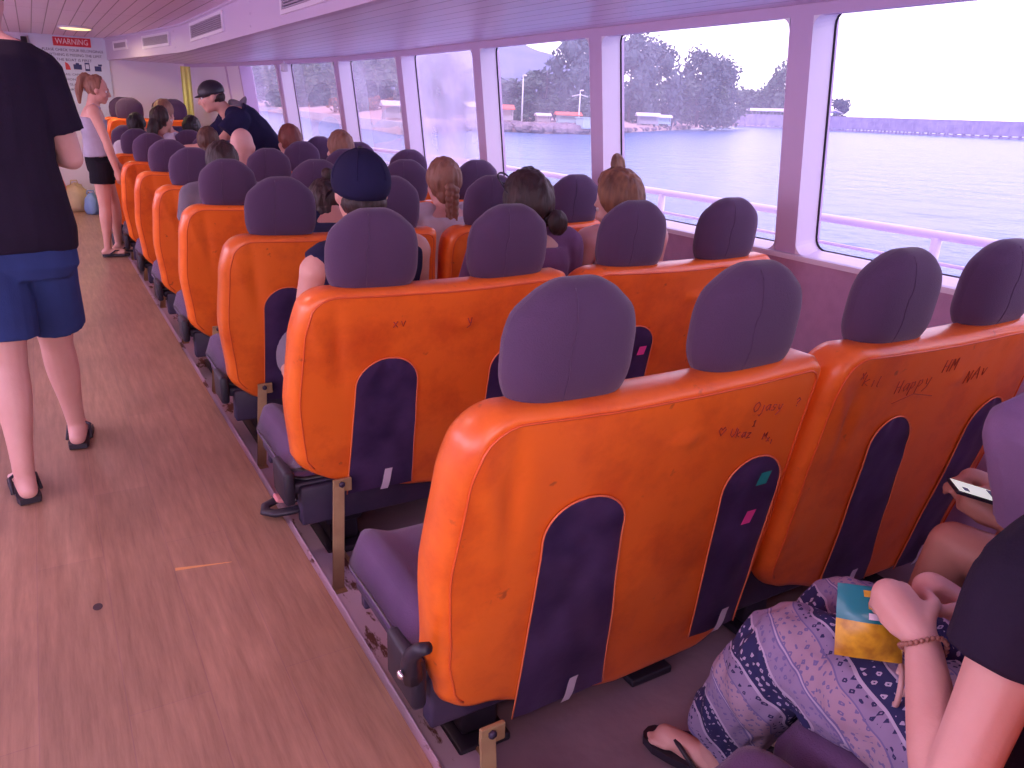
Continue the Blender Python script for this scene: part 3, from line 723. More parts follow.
# far shore
shore = [(210, 420), (262, 215), (300, 140), (330, 106), (365, 82), (399, 67), (425, 74), (455, 88), (500, 92), (545, 90), (590, 94), (620, 108), (650, 128), (680, 160), (710, 215), (735, 300), (770, 420), (800, 600)]
prof = [(1.0, -.3), (1.005, .35), (1.03, .75), (1.15, 1.2), (1.6, 2.0), (4, 4.0)]
def landpt(s, t):
    i = s*(len(shore)-1); k = min(int(i), len(shore)-2); f = i-k
    px = shore[k][0]+(shore[k+1][0]-shore[k][0])*f; d = shore[k][1]+(shore[k+1][1]-shore[k][1])*f
    j = t*(len(prof)-1); q = min(int(j), len(prof)-2); g = j-q
    m = prof[q][0]+(prof[q+1][0]-prof[q][0])*g; u = prof[q][1]+(prof[q+1][1]-prof[q][1])*g
    p = geo(px, d*m, u); nz = noise.noise(V(p.x*.15, p.y*.15, 2))
    return p+V(0, 0, .25*nz)
M['sand'] = mat('pink_sand', (.62, .44, .36, 1), .9, noise_col=(.48, .36, .32, 1), nscale=.4)
mb = MB(); mb.grid(landpt, 120, 10); structure(mb.build('shore', M['sand']))
M['quay'] = mat('pale_quay_stone', (.66, .58, .55, 1), .85, noise_col=(.5, .44, .45, 1), nscale=.6)
mb = MB()
rows = []
for i in range(31):
    px = 240+(405-240)*i/30; d = interp([(262, 213), (300, 139), (330, 105), (365, 81), (405, 67.5)], px)
    a = geo(px, d, -.3); a2 = geo(px, d, 1.05); b2 = geo(px, d+4, 1.05); b1 = geo(px, d+4, -.3); rows.append([a, a2, b2, b1])
mb.loft(rows); structure(mb.build('quay_wall', M['quay'], smooth=False))
M['rock'] = mat('dark_shore_rock', (.20, .16, .20, 1), .9, noise_col=(.34, .27, .28, 1), nscale=.9)
mb = MB()
for i in range(330):
    px = rnd.uniform(425, 735); d = interp([(425, 74), (455, 88), (500, 92), (545, 90), (590, 94), (620, 108), (650, 128), (680, 160), (735, 300)], px)*rnd.uniform(.99, 1.05)
    s = rnd.uniform(.35, 1.1)*(1 if px < 610 else .55); sd = rnd.random()*50
    mb.ell(geo(px, d, .35+(.35 if px < 610 else 0)*rnd.random()), (s, s*.8, s*.65), 7, 5, fn=lambda p, q: p*(1+.35*noise.noise(V(q.x*1.7+sd, q.y*1.7, q.z*1.7))))
o = mb.build('shore_rocks', M['rock'], smooth=False); tag(o, 'dark rubble rocks along the waterline of the far shore', 'rocks', kind='stuff')
# hills
M['hill'] = mat('hazed_hill_forest', (.17, .22, .33, 1), 1, noise_col=(.22, .26, .36, 1), nscale=.02)  # bluish distance haze mixed into the forest's base colour
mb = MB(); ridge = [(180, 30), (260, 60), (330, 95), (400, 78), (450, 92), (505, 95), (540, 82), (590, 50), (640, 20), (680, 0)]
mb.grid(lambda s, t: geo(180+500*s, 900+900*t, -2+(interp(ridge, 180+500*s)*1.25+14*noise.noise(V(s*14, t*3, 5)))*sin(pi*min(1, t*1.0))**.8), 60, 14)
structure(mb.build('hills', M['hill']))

# trees: trunk, boughs and a crown of many leaf sprays
M['bark'] = mat('grey_bark', (.16, .12, .12, 1), .9)
M['leafA'] = mat('dusty_green_needles', (.085, .125, .14, 1), .8, noise_col=(.12, .16, .16, 1), nscale=.5)
M['leafB'] = mat('dull_green_leaves', (.09, .14, .11, 1), .8, noise_col=(.13, .18, .13, 1), nscale=.4)
def crown_mesh(seed, style, leaf):
    r = random.Random(seed); mb = MB()
    plumes = []
    if style == 'feather':
        for k in range(16):
            z = .07+.87*k/15; a = k*2.4+r.random(); rr = (.36*(1-((z-.38)/.66)**2))*r.uniform(.5, 1)
            plumes.append((V(rr*cos(a), rr*sin(a), z), V(.16, .16, .18)*r.uniform(.85, 1.2)))
        plumes.append((V(0, 0, .9), V(.09, .09, .12)))
    else:
        for k in range(15):
            a = k*2.4; z = r.uniform(.12, .85); rr = .36*sqrt(max(.05, 1-((z-.45)/.5)**2))*r.uniform(.4, 1)
            plumes.append((V(rr*cos(a), rr*sin(a), z), V(.19, .19, .16)*r.uniform(.8, 1.2)))
    for c, s in plumes:
        for i in range(105):
            u = r.uniform(-1, 1); ph = r.uniform(0, 2*pi); q = sqrt(1-u*u); rad = r.uniform(.4, 1.08)
            p = c+V(s.x*q*cos(ph), s.y*q*sin(ph), s.z*u)*rad
            ln = r.uniform(.035, .06); wd = r.uniform(.015, .026) if style == 'feather' else r.uniform(.024, .036)
            d = V(r.uniform(-1, 1), r.uniform(-1, 1), r.uniform(-.2, 1.1 if style == 'feather' else .5)).normalized()
            sd = d.cross(V(r.uniform(-1, 1), r.uniform(-1, 1), r.uniform(-1, 1))).normalized()
            mb.add([p-d*ln, p+sd*wd, p+d*ln, p-sd*wd], [(0, 1, 2, 3)])
        mb.ell(c, s*.5, 6, 4)
    return mb.mesh('crown', M[leaf], False)
def trunk_mesh(seed):
    r = random.Random(seed); mb = MB(); mb.tube([(0, 0, -.04), (.01, 0, .2), (0, .01, .5), (.01, 0, .88)], [.026, .02, .014, .004], 7)
    for k in range(7):
        a = k*2.4; z = .22+.08*k; mb.tube([(0, 0, z), (.12*cos(a), .12*sin(a), z+.08), (.26*cos(a), .26*sin(a), z+.13)], [.010, .007, .003], 5)
    return mb.mesh('trunk', M['bark'])
CR = [crown_mesh(1, 'feather', 'leafA'), crown_mesh(2, 'feather', 'leafA'), crown_mesh(3, 'round', 'leafB'), crown_mesh(4, 'round', 'leafB'), crown_mesh(5, 'feather', 'leafB')]
TR = [trunk_mesh(k) for k in range(3)]
def tree(px, depth, topy, wpx, kind, label, base=1.2):
    hy = 93.4+.038*(px-30); p = geo(px, depth, base)
    h = (hy-topy)*depth/F_+H-SEA-base; wd = wpx*depth/F_
    t = thing('shore_tree', label, 'tree', p, rnd.uniform(0, 6), 'trees on the far shore')
    for nm, me in (('trunk', TR[int(px) % 3]), ('crown', CR[kind])):
        o = bpy.data.objects.new(nm, me); C.objects.link(o); o.parent = t; o.scale = (wd/.86, wd/.86, h/.98)
L3 = 'window left of the topknot woman'
for a in [
 (571, 108, 36, 62, 0, 'tallest feathery tree on the shore, left of the widest window post'),
 (545, 108, 68, 60, 2, 'round dark tree beside the tallest feathery tree'),
 (516, 106, 80, 50, 3, 'low round tree just right of the lamp pole on the shore'),
 (497, 112, 84, 44, 2, 'low round tree at the left edge of the window with the lamp pole'),
 (596, 112, 62, 50, 4, 'feathery tree half hidden behind the white window post'),
 (628, 136, 46, 62, 0, 'tall feathery tree at the left edge of the wide window'),
 (655, 152, 54, 54, 1, 'feathery tree second from the left in the wide window'),
 (642, 144, 84, 56, 4, 'bushy low tree under the tall feathery ones in the wide window'),
 (676, 158, 80, 44, 3, 'low rounded tree in the dip between the two tree clumps'),
 (697, 165, 61, 58, 1, 'broad feathery tree in the middle of the wide window'),
 (716, 185, 68, 48, 0, 'feathery tree on the right end of the main clump'),
 (704, 172, 88, 60, 4, 'bushy low tree at the waterside in the middle of the wide window'),
 (731, 230, 86, 34, 2, 'small round tree where the pier meets the shore'),
 (752, 330, 90, 40, 3, 'low round tree behind the pier roof'),
 (783, 330, 56, 40, 2, 'tall round tree rising above the pier beside the window post'),
 (770, 330, 84, 34, 4, 'feathery low tree above the pier roof'),
 (838, 420, 99, 20, 3, 'tiny dark tree showing above the pier right of the window post'),
 (474, 118, 66, 56, 2, 'round tree in the misted window, right side'),
 (436, 94, 56, 66, 4, 'feathery tree in the middle of the misted window'),
 (452, 106, 88, 60, 3, 'low bush like tree in the misted window'),
 (416, 88, 70, 50, 2, 'round tree at the left edge of the misted window'),
 (386, 120, 46, 70, 2, 'broad tree in the window just left of the misted one'),
 (360, 116, 56, 60, 4, 'feathery tree at the left edge of the window left of the misted one'),
 (335, 118, 54, 60, 3, 'round tree in the second window left of the misted one'),
 (312, 185, 58, 60, 2, 'broad dark tree in the third window left of the misted one'),
 (285, 215, 62, 60, 4, 'feathery tree in the fourth window left of the misted one'),
 (255, 250, 66, 60, 3, 'round tree seen through the far small windows'),
 (528, 104, 98, 40, 4, 'short bushy tree behind the shore huts'),
 (576, 100, 96, 34, 3, 'short round tree behind the orange roofed boat'),
 ]: tree(*a)

# huts, poles and parasols on the shore
M['roofw'] = mat('white_roof', (.85, .84, .86, 1), .5); M['roofo'] = mat('orange_red_roof', (.80, .16, .07, 1), .6); M['hutw'] = mat('hut_wall', (.50, .46, .48, 1), .7); M['teal'] = mat('pale_turquoise_wall', (.45, .62, .66, 1), .6)
def hut(px, d, topy, wpx, roofm, wallm, label, hr=.45, base=1.3):
    hy = 93.4+.038*(px-30); s = d/F_; top = (hy-topy)*s+H; wd = wpx*s; p = geo(px, d, base); hh = top-p.z
    t = thing('beach_hut', label, 'hut', p, atan2(-p.x, p.y)+.15)
    mb = MB(); 
    for ax in (-.42, .42):
        for ay in (-.8, .8): mb.tube([(ax*wd, ay, -.3), (ax*wd, ay, hh*(1-hr*.6))], .09, 6)
    mb.box((0, .85, hh*.35), (wd*.85, .1, hh*.7)); mb.box((0, -.85, hh*.12), (wd*.8, .08, hh*.3)); mb.build('hut_wall', M[wallm], t, smooth=False)
    mb = MB(); e = wd*.55
    mb.loft([[V(x, -1.3, hh*(1-hr*.6)), V(x, 0, hh), V(x, 1.3, hh*(1-hr*.6)), V(x, 1.3, hh*(1-hr*.6)-.1), V(x, 0, hh-.12), V(x, -1.3, hh*(1-hr*.6)-.1)] for x in (-e, e)]); mb.build('roof', M[roofm], t, smooth=False)
hut(392, 80, 101, 20, 'roofw', 'hutw', 'white roofed hut on the quay in the window left of the misted one')
hut(470, 94, 102, 12, 'roofw', 'hutw', 'white roofed hut at the right edge of the misted window')
hut(506, 97, 105, 14, 'roofo', 'hutw', 'small red roofed hut on the shore left of the lamp pole')
hut(568, 95, 112, 24, 'roofo', 'teal', 'orange roofed shelter on the shore under the tallest tree')
hut(543, 97, 113, 14, 'roofw', 'hutw', 'small pale roofed hut between the lamp pole and the orange shelter')
hut(648, 118, 113, 22, 'roofw', 'hutw', 'pale roofed hut on the sand in the wide window')
hut(664, 126, 115, 14, 'roofw', 'teal', 'turquoise walled hut beside the pale hut in the wide window')
mb = MB(); mb.box((0, 0, .55), (2.6, 1.6, 1.2), bev=.1); mb.box((0, 0, 1.2), (2.8, 1.8, .12)); o = mb.build('quay_kiosk', M['teal'], smooth=False); o.location = geo(589, 93, .7); tag(o, 'pale turquoise block at the waterside right of the orange shelter', 'kiosk')
def pole(px, d, topy, label, cross):
    hy = 93.4+.038*(px-30); p = geo(px, d, 1.0); hh = (hy-topy)*d/F_+H-p.z
    t = thing('lamp_pole', label, 'pole', p)
    mb = MB(); mb.tube([(0, 0, 0), (0, 0, hh)], [.11, .07], 8); mb.build('pole', M['roofw'], t)
    mb = MB()
    if cross: mb.tube([(-.9, .4, hh-.7), (.0, 0, hh-.45), (.9, -.4, hh-.7)], .06, 6)
    mb.ell((.15, -.1, hh), (.3, .25, .1), 8, 6); mb.build('lamp_head', M['roofw'], t)
pole(522, 93, 78, 'tall pale lamp pole on the rocks of the far shore', False)
pole(579, 94, 92, 'shorter pole with a crossbar by the orange shelter', True)
M['boatw'] = mat('boat_white', (.8, .8, .85, 1), .4)
# pier
M['pierd'] = mat('weathered_pier_timber', (.27, .24, .38, 1), .8, noise_col=(.38, .34, .48, 1), nscale=.5); M['pierw'] = mat('pier_roof', (.72, .70, .76, 1), .5)
pa, pb = geo(736, 300, 0), geo(1075, 200, 0)
dv = (pb-pa); LEN = dv.length; ang = atan2(dv.y, dv.x)
pr = thing('pier', 'long timber pier with a pale roof over its shore end', 'pier', pa, ang)
mb = MB(); mb.box((LEN/2, 2.5, 3.3), (LEN, 6, .5)); mb.build('pier_deck', M['pierd'], pr, smooth=False)
for k in range(46):
    x = LEN*k/45; mb = MB(); mb.tube([(x, -.2, -1), (x, -.2, 3.2)], .30, 6)
    mb.tube([(x, 5.2, -1), (x, 5.2, 3.2)], .30, 6); mb.build('pier_pile', M['pierd'], pr)
mb = MB(); mb.box((LEN/2, -.3, 2.0), (LEN, .3, 2.4)); mb.box((LEN/2, -.3, .3), (LEN, .2, .5)); mb.box((LEN/2, -.35, 4.0), (LEN, .15, 1.1)); mb.build('fender_beam', M['pierd'], pr, smooth=False)
mb = MB()
for z in (4.0, 4.6): mb.tube([(0, -.3, z), (LEN, -.3, z)], .08, 5)
for k in range(90): mb.tube([(LEN*k/89, -.3, 3.5), (LEN*k/89, -.3, 4.6)], .07, 4)
mb.build('pier_railing', M['pierd'], pr)
mb = MB(); mb.loft([[V(x, -1, 6.0), V(x, 2.5, 6.9), V(x, 6, 6.0), V(x, 6, 5.8), V(x, 2.5, 6.5), V(x, -1, 5.8)] for x in (4, LEN*.36)]); mb.build('pier_roof', M['pierw'], pr, smooth=False)
for k in range(12): 
    x = 5+(LEN*.36-6)*k/11; mb = MB(); mb.tube([(x, -.2, 3.4), (x, -.2, 5.9)], .15, 6); mb.tube([(x, 5.2, 3.4), (x, 5.2, 5.9)], .15, 6); mb.build('roof_post', M['pierd'], pr)

# ------------------------------------------------------------------ people
def skin_mat(name, c, c2):
    return mat(name, c, .5, noise_col=c2, nscale=9, bump=.06, bscale=120, sss=.08)
M['skin'] = skin_mat('skin_fair', (.62, .33, .27, 1), (.68, .37, .30, 1))
M['skin2'] = skin_mat('skin_tan', (.50, .24, .18, 1), (.55, .28, .21, 1))
M['skin3'] = skin_mat('skin_rosy', (.72, .42, .37, 1), (.66, .36, .31, 1))
def cloth(name, c, c2=None, ns=6): return mat(name, c, .9, spec=.2, noise_col=c2 or tuple(x*.8 for x in c[:3])+(1,), nscale=ns, sheen=.15 if c[0] > .1 else 0, bump=.15, bscale=250)
M['blacktee'] = cloth('black_cotton', (.021, .014, .034, 1)); M['blueshort'] = cloth('blue_shorts_cotton', (.035, .06, .20, 1)); M['navy'] = cloth('navy_cotton', (.018, .016, .06, 1))
M['greytop'] = cloth('grey_ribbed_top', (.45, .42, .55, 1)); M['blackskirt'] = cloth('black_shorts_cotton', (.012, .010, .018, 1)); M['mauveshirt'] = cloth('mauve_cotton', (.22, .11, .24, 1))
M['whiteshirt'] = cloth('white_cotton', (.72, .68, .76, 1)); M['lilac'] = cloth('lilac_cotton', (.30, .19, .36, 1)); M['plainblue'] = cloth('dark_blue_cotton', (.04, .05, .12, 1)); M['greycloth'] = cloth('grey_cotton', (.2, .17, .22, 1))
def hair_mat(name, c, c2): return mat(name, c, .55, noise_col=c2, nscale=30, stretch=(1, 1, .18), bump=.5, bscale=90)
M['hairdark'] = hair_mat('dark_brown_hair', (.018, .009, .010, 1), (.045, .02, .02, 1)); M['hairblond'] = hair_mat('blond_hair', (.30, .14, .07, 1), (.12, .05, .03, 1)); M['hairbrown'] = hair_mat('brown_hair', (.07, .03, .022, 1), (.12, .055, .035, 1))
M['hairred'] = hair_mat('auburn_hair', (.22, .06, .04, 1), (.14, .035, .03, 1)); M['hairblack'] = hair_mat('black_hair', (.01, .007, .012, 1), (.025, .015, .02, 1)); M['hairlight'] = hair_mat('light_brown_hair', (.30, .14, .09, 1), (.2, .09, .06, 1))
M['eyewhite'] = mat('eye_white', (.8, .78, .78, 1), .2); M['iris'] = mat('dark_iris', (.03, .015, .01, 1), .2); M['lip'] = mat('lip', (.5, .16, .16, 1), .4)

def frame_to(d, up=V(0, 0, 1)):
    """matrix whose +y is d and +z is close to up"""
    y = d.normalized(); x = y.cross(up).normalized(); z = x.cross(y)
    return Matrix((x, y, z)).transposed()
def fuse(mb, name, m, parent, voxel, it=3, disp=None, org=None):
    me = mb.mesh('tmp', None, False); o = bpy.data.objects.new('tmp', me); C.objects.link(o)
    r = o.modifiers.new('r', 'REMESH'); r.mode = 'VOXEL'; r.voxel_size = voxel
    if it: s_ = o.modifiers.new('s', 'SMOOTH'); s_.iterations = it; s_.factor = .5
    dg = bpy.context.evaluated_depsgraph_get(); dg.update(); me2 = bpy.data.meshes.new_from_object(o.evaluated_get(dg)); bpy.data.objects.remove(o)
    org = org if org is not None else (parent.location if parent else V(0, 0, 0))
    if disp:
        nr = [v.normal.copy() for v in me2.vertices]
        for v, n in zip(me2.vertices, nr): v.co = v.co+n*disp(v.co, n)
    for v in me2.vertices: v.co -= org
    me2.materials.clear(); me2.materials.append(m); me2.name = name
    me2.polygons.foreach_set('use_smooth', [True]*len(me2.polygons))
    o = bpy.data.objects.new(name, me2); C.objects.link(o)
    if parent: o.parent = parent
    return o
def put(mb, name, m, parent, **k):
    o_ = parent.location; mb.v = [tuple(V(*v)-o_) for v in mb.v]; return mb.build(name, m, parent, **k)
def put_sub(mb, name, m, root, part):
    mb.v = [tuple(V(*v)-root.location) for v in mb.v]; return mb.build(name, m, part)
def head_mb(mb, c, R, s, neck):
    P = lambda x, y, z: c+R @ (V(x, y, z)*s)
    E = lambda p, r: mb.ell(P(*p), tuple(q*s for q in r), 18, 14, M=R)
    E((0, -.012, .022), (.073, .090, .094)); E((0, .022, -.03), (.060, .066, .082)); E((0, .058, -.088), (.030, .026, .024)); E((0, .012, -.07), (.053, .058, .042))
    E((0, .074, .024), (.050, .016, .012)); E((.036, .066, -.03), (.022, .018, .018)); E((-.036, .066, -.03), (.022, .018, .018))
    mb.caps([P(0, .084, .014), P(0, .098, -.012), P(0, .104, -.028)], [.008*s, .010*s, .013*s], 10)
    E((0, .084, -.055), (.022, .010, .006)); E((0, .082, -.066), (.019, .010, .006))
    for sd in (-1, 1): mb.ell(P(sd*.073, -.008, -.008), (.011*s, .021*s, .032*s), 12, 8, M=R @ Matrix.Rotation(sd*.35, 3, 'Z'))
    mb.caps([P(0, -.022, -.05), c.lerp(neck, .55)+R @ V(0, -.012*s, -.02*s), neck], [.056*s, .053*s, .060*s], 14)
def eyes(c, R, s, root):
    for sd in (-1, 1):
        b = MB(); b.ell(c+R @ (V(sd*.031, .0685, .004)*s), (.0115*s,)*3, 10, 8); e = put(b, 'eye', M['eyewhite'], root)
        b = MB(); b.ell(c+R @ (V(sd*.031, .0785, .004)*s), (.006*s, .003*s, .006*s), 8, 6); put_sub(b, 'iris', M['iris'], root, e)
def hand_mb(mb, w, d, n, s, curl, thumb_side, spread=.1):
    """w wrist, d direction of the hand, n back-of-hand normal; curl in radians per joint"""
    d = d.normalized(); n = (n-d*n.dot(d)).normalized(); x = d.cross(n)*thumb_side
    mb.caps([w, w+d*.045*s, w+d*.082*s], [.025*s, .030*s, .030*s], 12)
    mb.ell(w+d*.05*s, (.038*s, .052*s, .017*s), 14, 10, M=Matrix((x, d, n)).transposed())
    for k, (off, ln, r) in enumerate(((.027, .070, .0088), (.009, .078, .0092), (-.009, .073, .0088), (-.026, .058, .0078))):
        p = w+d*(.088-.006*abs(k-1))*s+x*off*s; a = curl*.7; pts = [p-d*.02*s, p]; rr = [r*1.15*s, r*1.1*s]
        dd = d+x*off*spread*8
        for q, f in enumerate((.45, .32, .23)):
            a_ = curl*(.7+.75*q); v = (dd*cos(a_)-n*sin(a_)).normalized(); p = p+v*ln*f*s; pts.append(p); rr.append(r*(1-.1*(q+1))*s)
        mb.caps(pts, rr, 10)
    p = w+d*.028*s+x*.026*s; v = (d*.55+x*.65-n*.35).normalized(); q = p+v*.034*s; v2 = (d*.9+x*.15-n*(.3+curl*.3)).normalized(); q2 = q+v2*.03*s; q3 = q2+(v2-n*curl*.2).normalized()*.024*s
    mb.caps([w+d*.012*s+x*.012*s, p, q, q2, q3], [.017*s, .015*s, .0115*s, .0105*s, .0085*s], 10)
def ring(c, sx_, sy_, ax, ay, n=24, pw=2.4):
    out = []
    for k in range(n):
        a = 2*pi*k/n; cs, sn = cos(a), sin(a)
        out.append(c+ax*(sx_*math.copysign(abs(cs)**(2/pw), cs))+ay*(sy_*math.copysign(abs(sn)**(2/pw), sn)))
    return out
def torso_mb(mb, J, s, grow=0.0, z0=0.0, z1=1.0, female=False):
    """J: hip, chest, neck points, fwd & side vectors"""
    hip, chest, neck, side = J['hip'], J['chest'], J['neck'], J['side']
    prof = [(0, .150, .105), (.12, .160, .112), (.28, .150, .105), (.45, .138, .098), (.62, .150, .104), (.78, .165, .108), (.90, .168, .092), (.97, .12, .072), (1.0, .070, .060)]
    if female: prof = [(0, .150, .105), (.12, .158, .108), (.28, .138, .095), (.45, .122, .086), (.62, .135, .10), (.78, .146, .104), (.90, .148, .085), (.97, .105, .065), (1.0, .060, .055)]
    rings = []
    for t, wx_, wy in prof:
        if t < z0 or t > z1: continue
        p = hip*(1-t)**2+chest*2*t*(1-t)+neck*t*t
        tg = ((chest-hip)*(1-t)+(neck-chest)*t).normalized(); ay = tg.cross(side).normalized()
        rings.append(ring(p, wx_*s+grow, wy*s+grow, side, ay))
    mb.loft(rings)
def folds(sd, amp=.006, sc=9):
    return lambda p, n: amp*(noise.noise(V(p.x*sc+sd, p.y*sc, p.z*sc*.6))+.5*noise.noise(V(p.x*sc*2.3, p.y*sc*2.3+sd, p.z*sc)))
def hairfn(sd, amp=.005, f=60):
    return lambda p, n: amp*noise.noise(V(p.x*f, p.y*f+sd, p.z*f*.25))
def figure(name, label, J, s, skin, cat='person', female=False, top=None, sleeve=.55, bottom=None, leglen=.45, voxel=.010, hands=(0.5, 0.5), shoes=None, loose=.014, hem=0.0, eye=False, topname='shirt', botname='shorts', strap=False, bloose=None, bfold=.4, group=None, neckline=.93):
    base = V(J['hip'].x, J['hip'].y, J.get('ground', 0)); root = thing(name, label, cat, base, 0, group)
    mb = MB(); torso_mb(mb, J, s, 0, female=female); head_mb(mb, J['head'], J['R'], s, J['neck']+V(0, 0, .0))
    for q in 'LR':
        sh, el, wr_ = J['sh'+q], J['el'+q], J['wr'+q]
        mb.caps([sh.lerp(J['neck'], .35), sh], [.05*s, .058*s], 12)
        mb.caps([sh, sh.lerp(el, .35), el], [.055*s, .047*s, .038*s], 12); mb.caps([el, el.lerp(wr_, .3), wr_], [.038*s, .041*s, .026*s], 12)
        hd = J.get('hd'+q, (wr_-el)); hn = J.get('hn'+q, V(0, 0, 1)); hand_mb(mb, wr_, hd, hn, s*1.02, hands[0 if q == 'L' else 1], J.get('th'+q, 1 if q == 'L' else -1))
        hp, kn, an = J['hip'+q], J['kn'+q], J['an'+q]
        mb.caps([hp, hp.lerp(kn, .4), kn], [.088*s, .076*s, .054*s], 14); mb.caps([kn, kn.lerp(an, .3), kn.lerp(an, .7), an], [.054*s, .056*s, .040*s, .033*s], 14)
        td = J.get('toe'+q, V(0, 1, 0)).normalized(); b = an+V(0, 0, -.055*s)
        mb.caps([an+V(0, 0, -.02*s), b-td*.03*s], [.034*s, .030*s], 10); mb.caps([b-td*.035*s, b+td*.06*s, b+td*.13*s], [.030*s, .031*s, .026*s], 12)
        xs = td.cross(V(0, 0, 1))
        for k in range(5): mb.caps([b+td*(.12-.008*abs(k-1))*s+xs*(k-2)*.014*s+V(0, 0, -.008*s), b+td*(.165-.012*abs(k-1))*s+xs*(k-2)*.016*s+V(0, 0, -.012*s)], [.011*s, .009*s], 8)
    body = fuse(mb, 'body', skin, root, voxel, 3)
    if top:
        mb = MB(); hem_ = hem
        torso_mb(mb, J, s, loose, z0=hem, z1=neckline, female=female)
        for q in 'LR':
            sh, el = J['sh'+q], J['el'+q]
            if sleeve > 0:
                e = sh.lerp(el, sleeve); mb.caps([sh.lerp(J['neck'], .4), sh], [.052*s+loose*.6, .062*s+loose*.7], 12)
                mb.tube([sh.lerp(el, t*sleeve) for t in (0, .3, .7, 1)], [.060*s+loose*.8, .056*s+loose, .052*s+loose*1.2, .050*s+loose*1.4], 14)
            elif strap: mb.tube([sh.lerp(J['neck'], .45)+V(0, 0, .0), sh.lerp(J['neck'], .42)+V(0, 0, .035*s), sh.lerp(J['neck'], .42)+J['fwd']*.06*s], .016, 8)
        fuse(mb, topname, top, root, voxel*.9, 2, folds(s*7+len(label), loose*.35))
    if bottom:
        mb = MB(); mb.loft([ring(J['hip']+(J['chest']-J['hip']).normalized()*t*s, w_2*s+loose*.35, d2*s+loose*.35, J['side'], (J['chest']-J['hip']).normalized().cross(J['side']).normalized()) for t, w_2, d2 in ((.10, .150, .105), (.03, .156, .108), (-.05, .155, .108), (-.09, .12, .09))])
        for q in 'LR':
            hp, kn, an = J['hip'+q], J['kn'+q], J['an'+q]
            if leglen <= 1: mb.tube([hp.lerp(kn, t) for t in ylist(-.12, leglen, 6)], [(.09+.004*i*0)*s+(bloose or loose)*(.7+.10*i) for i in range(7)], 18)
            else:
                bl = bloose or loose
                mb.caps([hp, hp.lerp(kn, .5), kn], [.09*s+bl, .08*s+bl, .066*s+bl], 16)
                mb.tube([kn.lerp(an, t) for t in ylist(0, leglen-1, 5)], [.064*s+bl, .068*s+bl, .066*s+bl, .062*s+bl, .06*s+bl, .058*s+bl], 16)
        fuse(mb, botname, bottom, root, voxel*.9, 2, folds(len(label)*1.7, (bloose or loose)*bfold, 9 if bfold < .5 else 13))
    if shoes:
        for q in 'LR':
            an = J['an'+q]; td = J.get('toe'+q, V(0, 1, 0)).normalized(); b = an+V(0, 0, -.088*s); xs = td.cross(V(0, 0, 1)); tilt = J.get('tilt'+q, 0)
            mb = MB(); sole = [(-.055, .030), (-.03, .036), (.03, .034), (.09, .043), (.14, .043), (.175, .028), (.185, .012)]
            lo = [b+td*y*s-xs*w2*s for y, w2 in sole]; hi = [b+td*y*s+xs*w2*s for y, w2 in reversed(sole)]
            lp = lo+hi; mb.loft([[p+V(0, 0, z) for p in lp] for z in (-.006, .014)]); f = put(mb, 'flip_flop', shoes, root, smooth=False)
            mb = MB(); tz = V(0, 0, .012)
            mb.tube([b+td*.13*s+tz, b+td*.12*s+tz+V(0, 0, .035*s), b+td*.06*s+xs*.038*s+V(0, 0, .05*s), b+td*.01*s+xs*.042*s+tz], .006, 6)
            mb.tube([b+td*.13*s+tz, b+td*.12*s+tz+V(0, 0, .035*s), b+td*.06*s-xs*.038*s+V(0, 0, .05*s), b+td*.01*s-xs*.042*s+tz], .006, 6); put_sub(mb, 'toe_strap', M['black'], root, f)
    if eye: eyes(J['head'], J['R'], s, root)
    return root
def hair_cap(mb, c, R, s, thick=.012, front=.35, low=-.06, back=True):
    """hair hugging the skull: covers top and back, down to 'low'"""
    def fn(p, d):
        # d in local frame; pull the face side in
        f = max(0, d.y-front+max(0, -d.z)*.5)
        k = 1 if d.z > low*8 else 1
        return V(p.x*(1-.5*f), p.y*(1-1.1*f) if d.y > 0 else p.y, p.z*(1 if d.z > 0 else .95))
    mb.ell(c+R @ (V(0, -.014, .026)*s), (.073*s+thick, .091*s+thick, .095*s+thick), 22, 16, M=R, fn=fn)
def seated(x, y, lean=.0, s=.97, headup=.0, fwd=V(0, 1, 0), look=None, hx=0, zseat=.275, arms='lap', hy=0):
    side = fwd.cross(V(0, 0, 1)).normalized(); up = V(0, 0, 1)
    hip = V(x, y, zseat+.105*s); ld = (up*cos(lean)+fwd*sin(lean)).normalized(); sidev = side
    neck = hip+ld*.50*s+sidev*hx; chest = hip.lerp(neck, .55)-fwd*.015
    hd = V(neck.x, neck.y, neck.z)+ld*.135*s+fwd*(.025+hy)+up*headup
    R = frame_to(look or fwd, up)
    J = dict(hip=hip, chest=chest, neck=neck, head=hd, R=R, side=sidev, fwd=fwd, ground=DZ)
    shc = neck-ld*.055*s
    for q, sg_ in (('L', -1), ('R', 1)):
        sh = shc+sidev*sg_*.17*s; hp = hip+sidev*sg_*.085*s+fwd*.02; kn = hp+fwd*.41*s+up*.04+sidev*sg_*.03; an = kn+fwd*.06*s-up*(kn.z-DZ-.095*s); an.z = DZ+.095*s
        el = sh+sidev*sg_*.04*s-up*.27*s+fwd*.06*s; wr_ = kn-fwd*.13*s+up*.08*s-sidev*sg_*.03*s
        if (wr_-el).length > .27: wr_ = el+(wr_-el).normalized()*.25*s
        J.update({'sh'+q: sh, 'hip'+q: hp, 'kn'+q: kn, 'an'+q: an, 'el'+q: el, 'wr'+q: wr_})
    return J

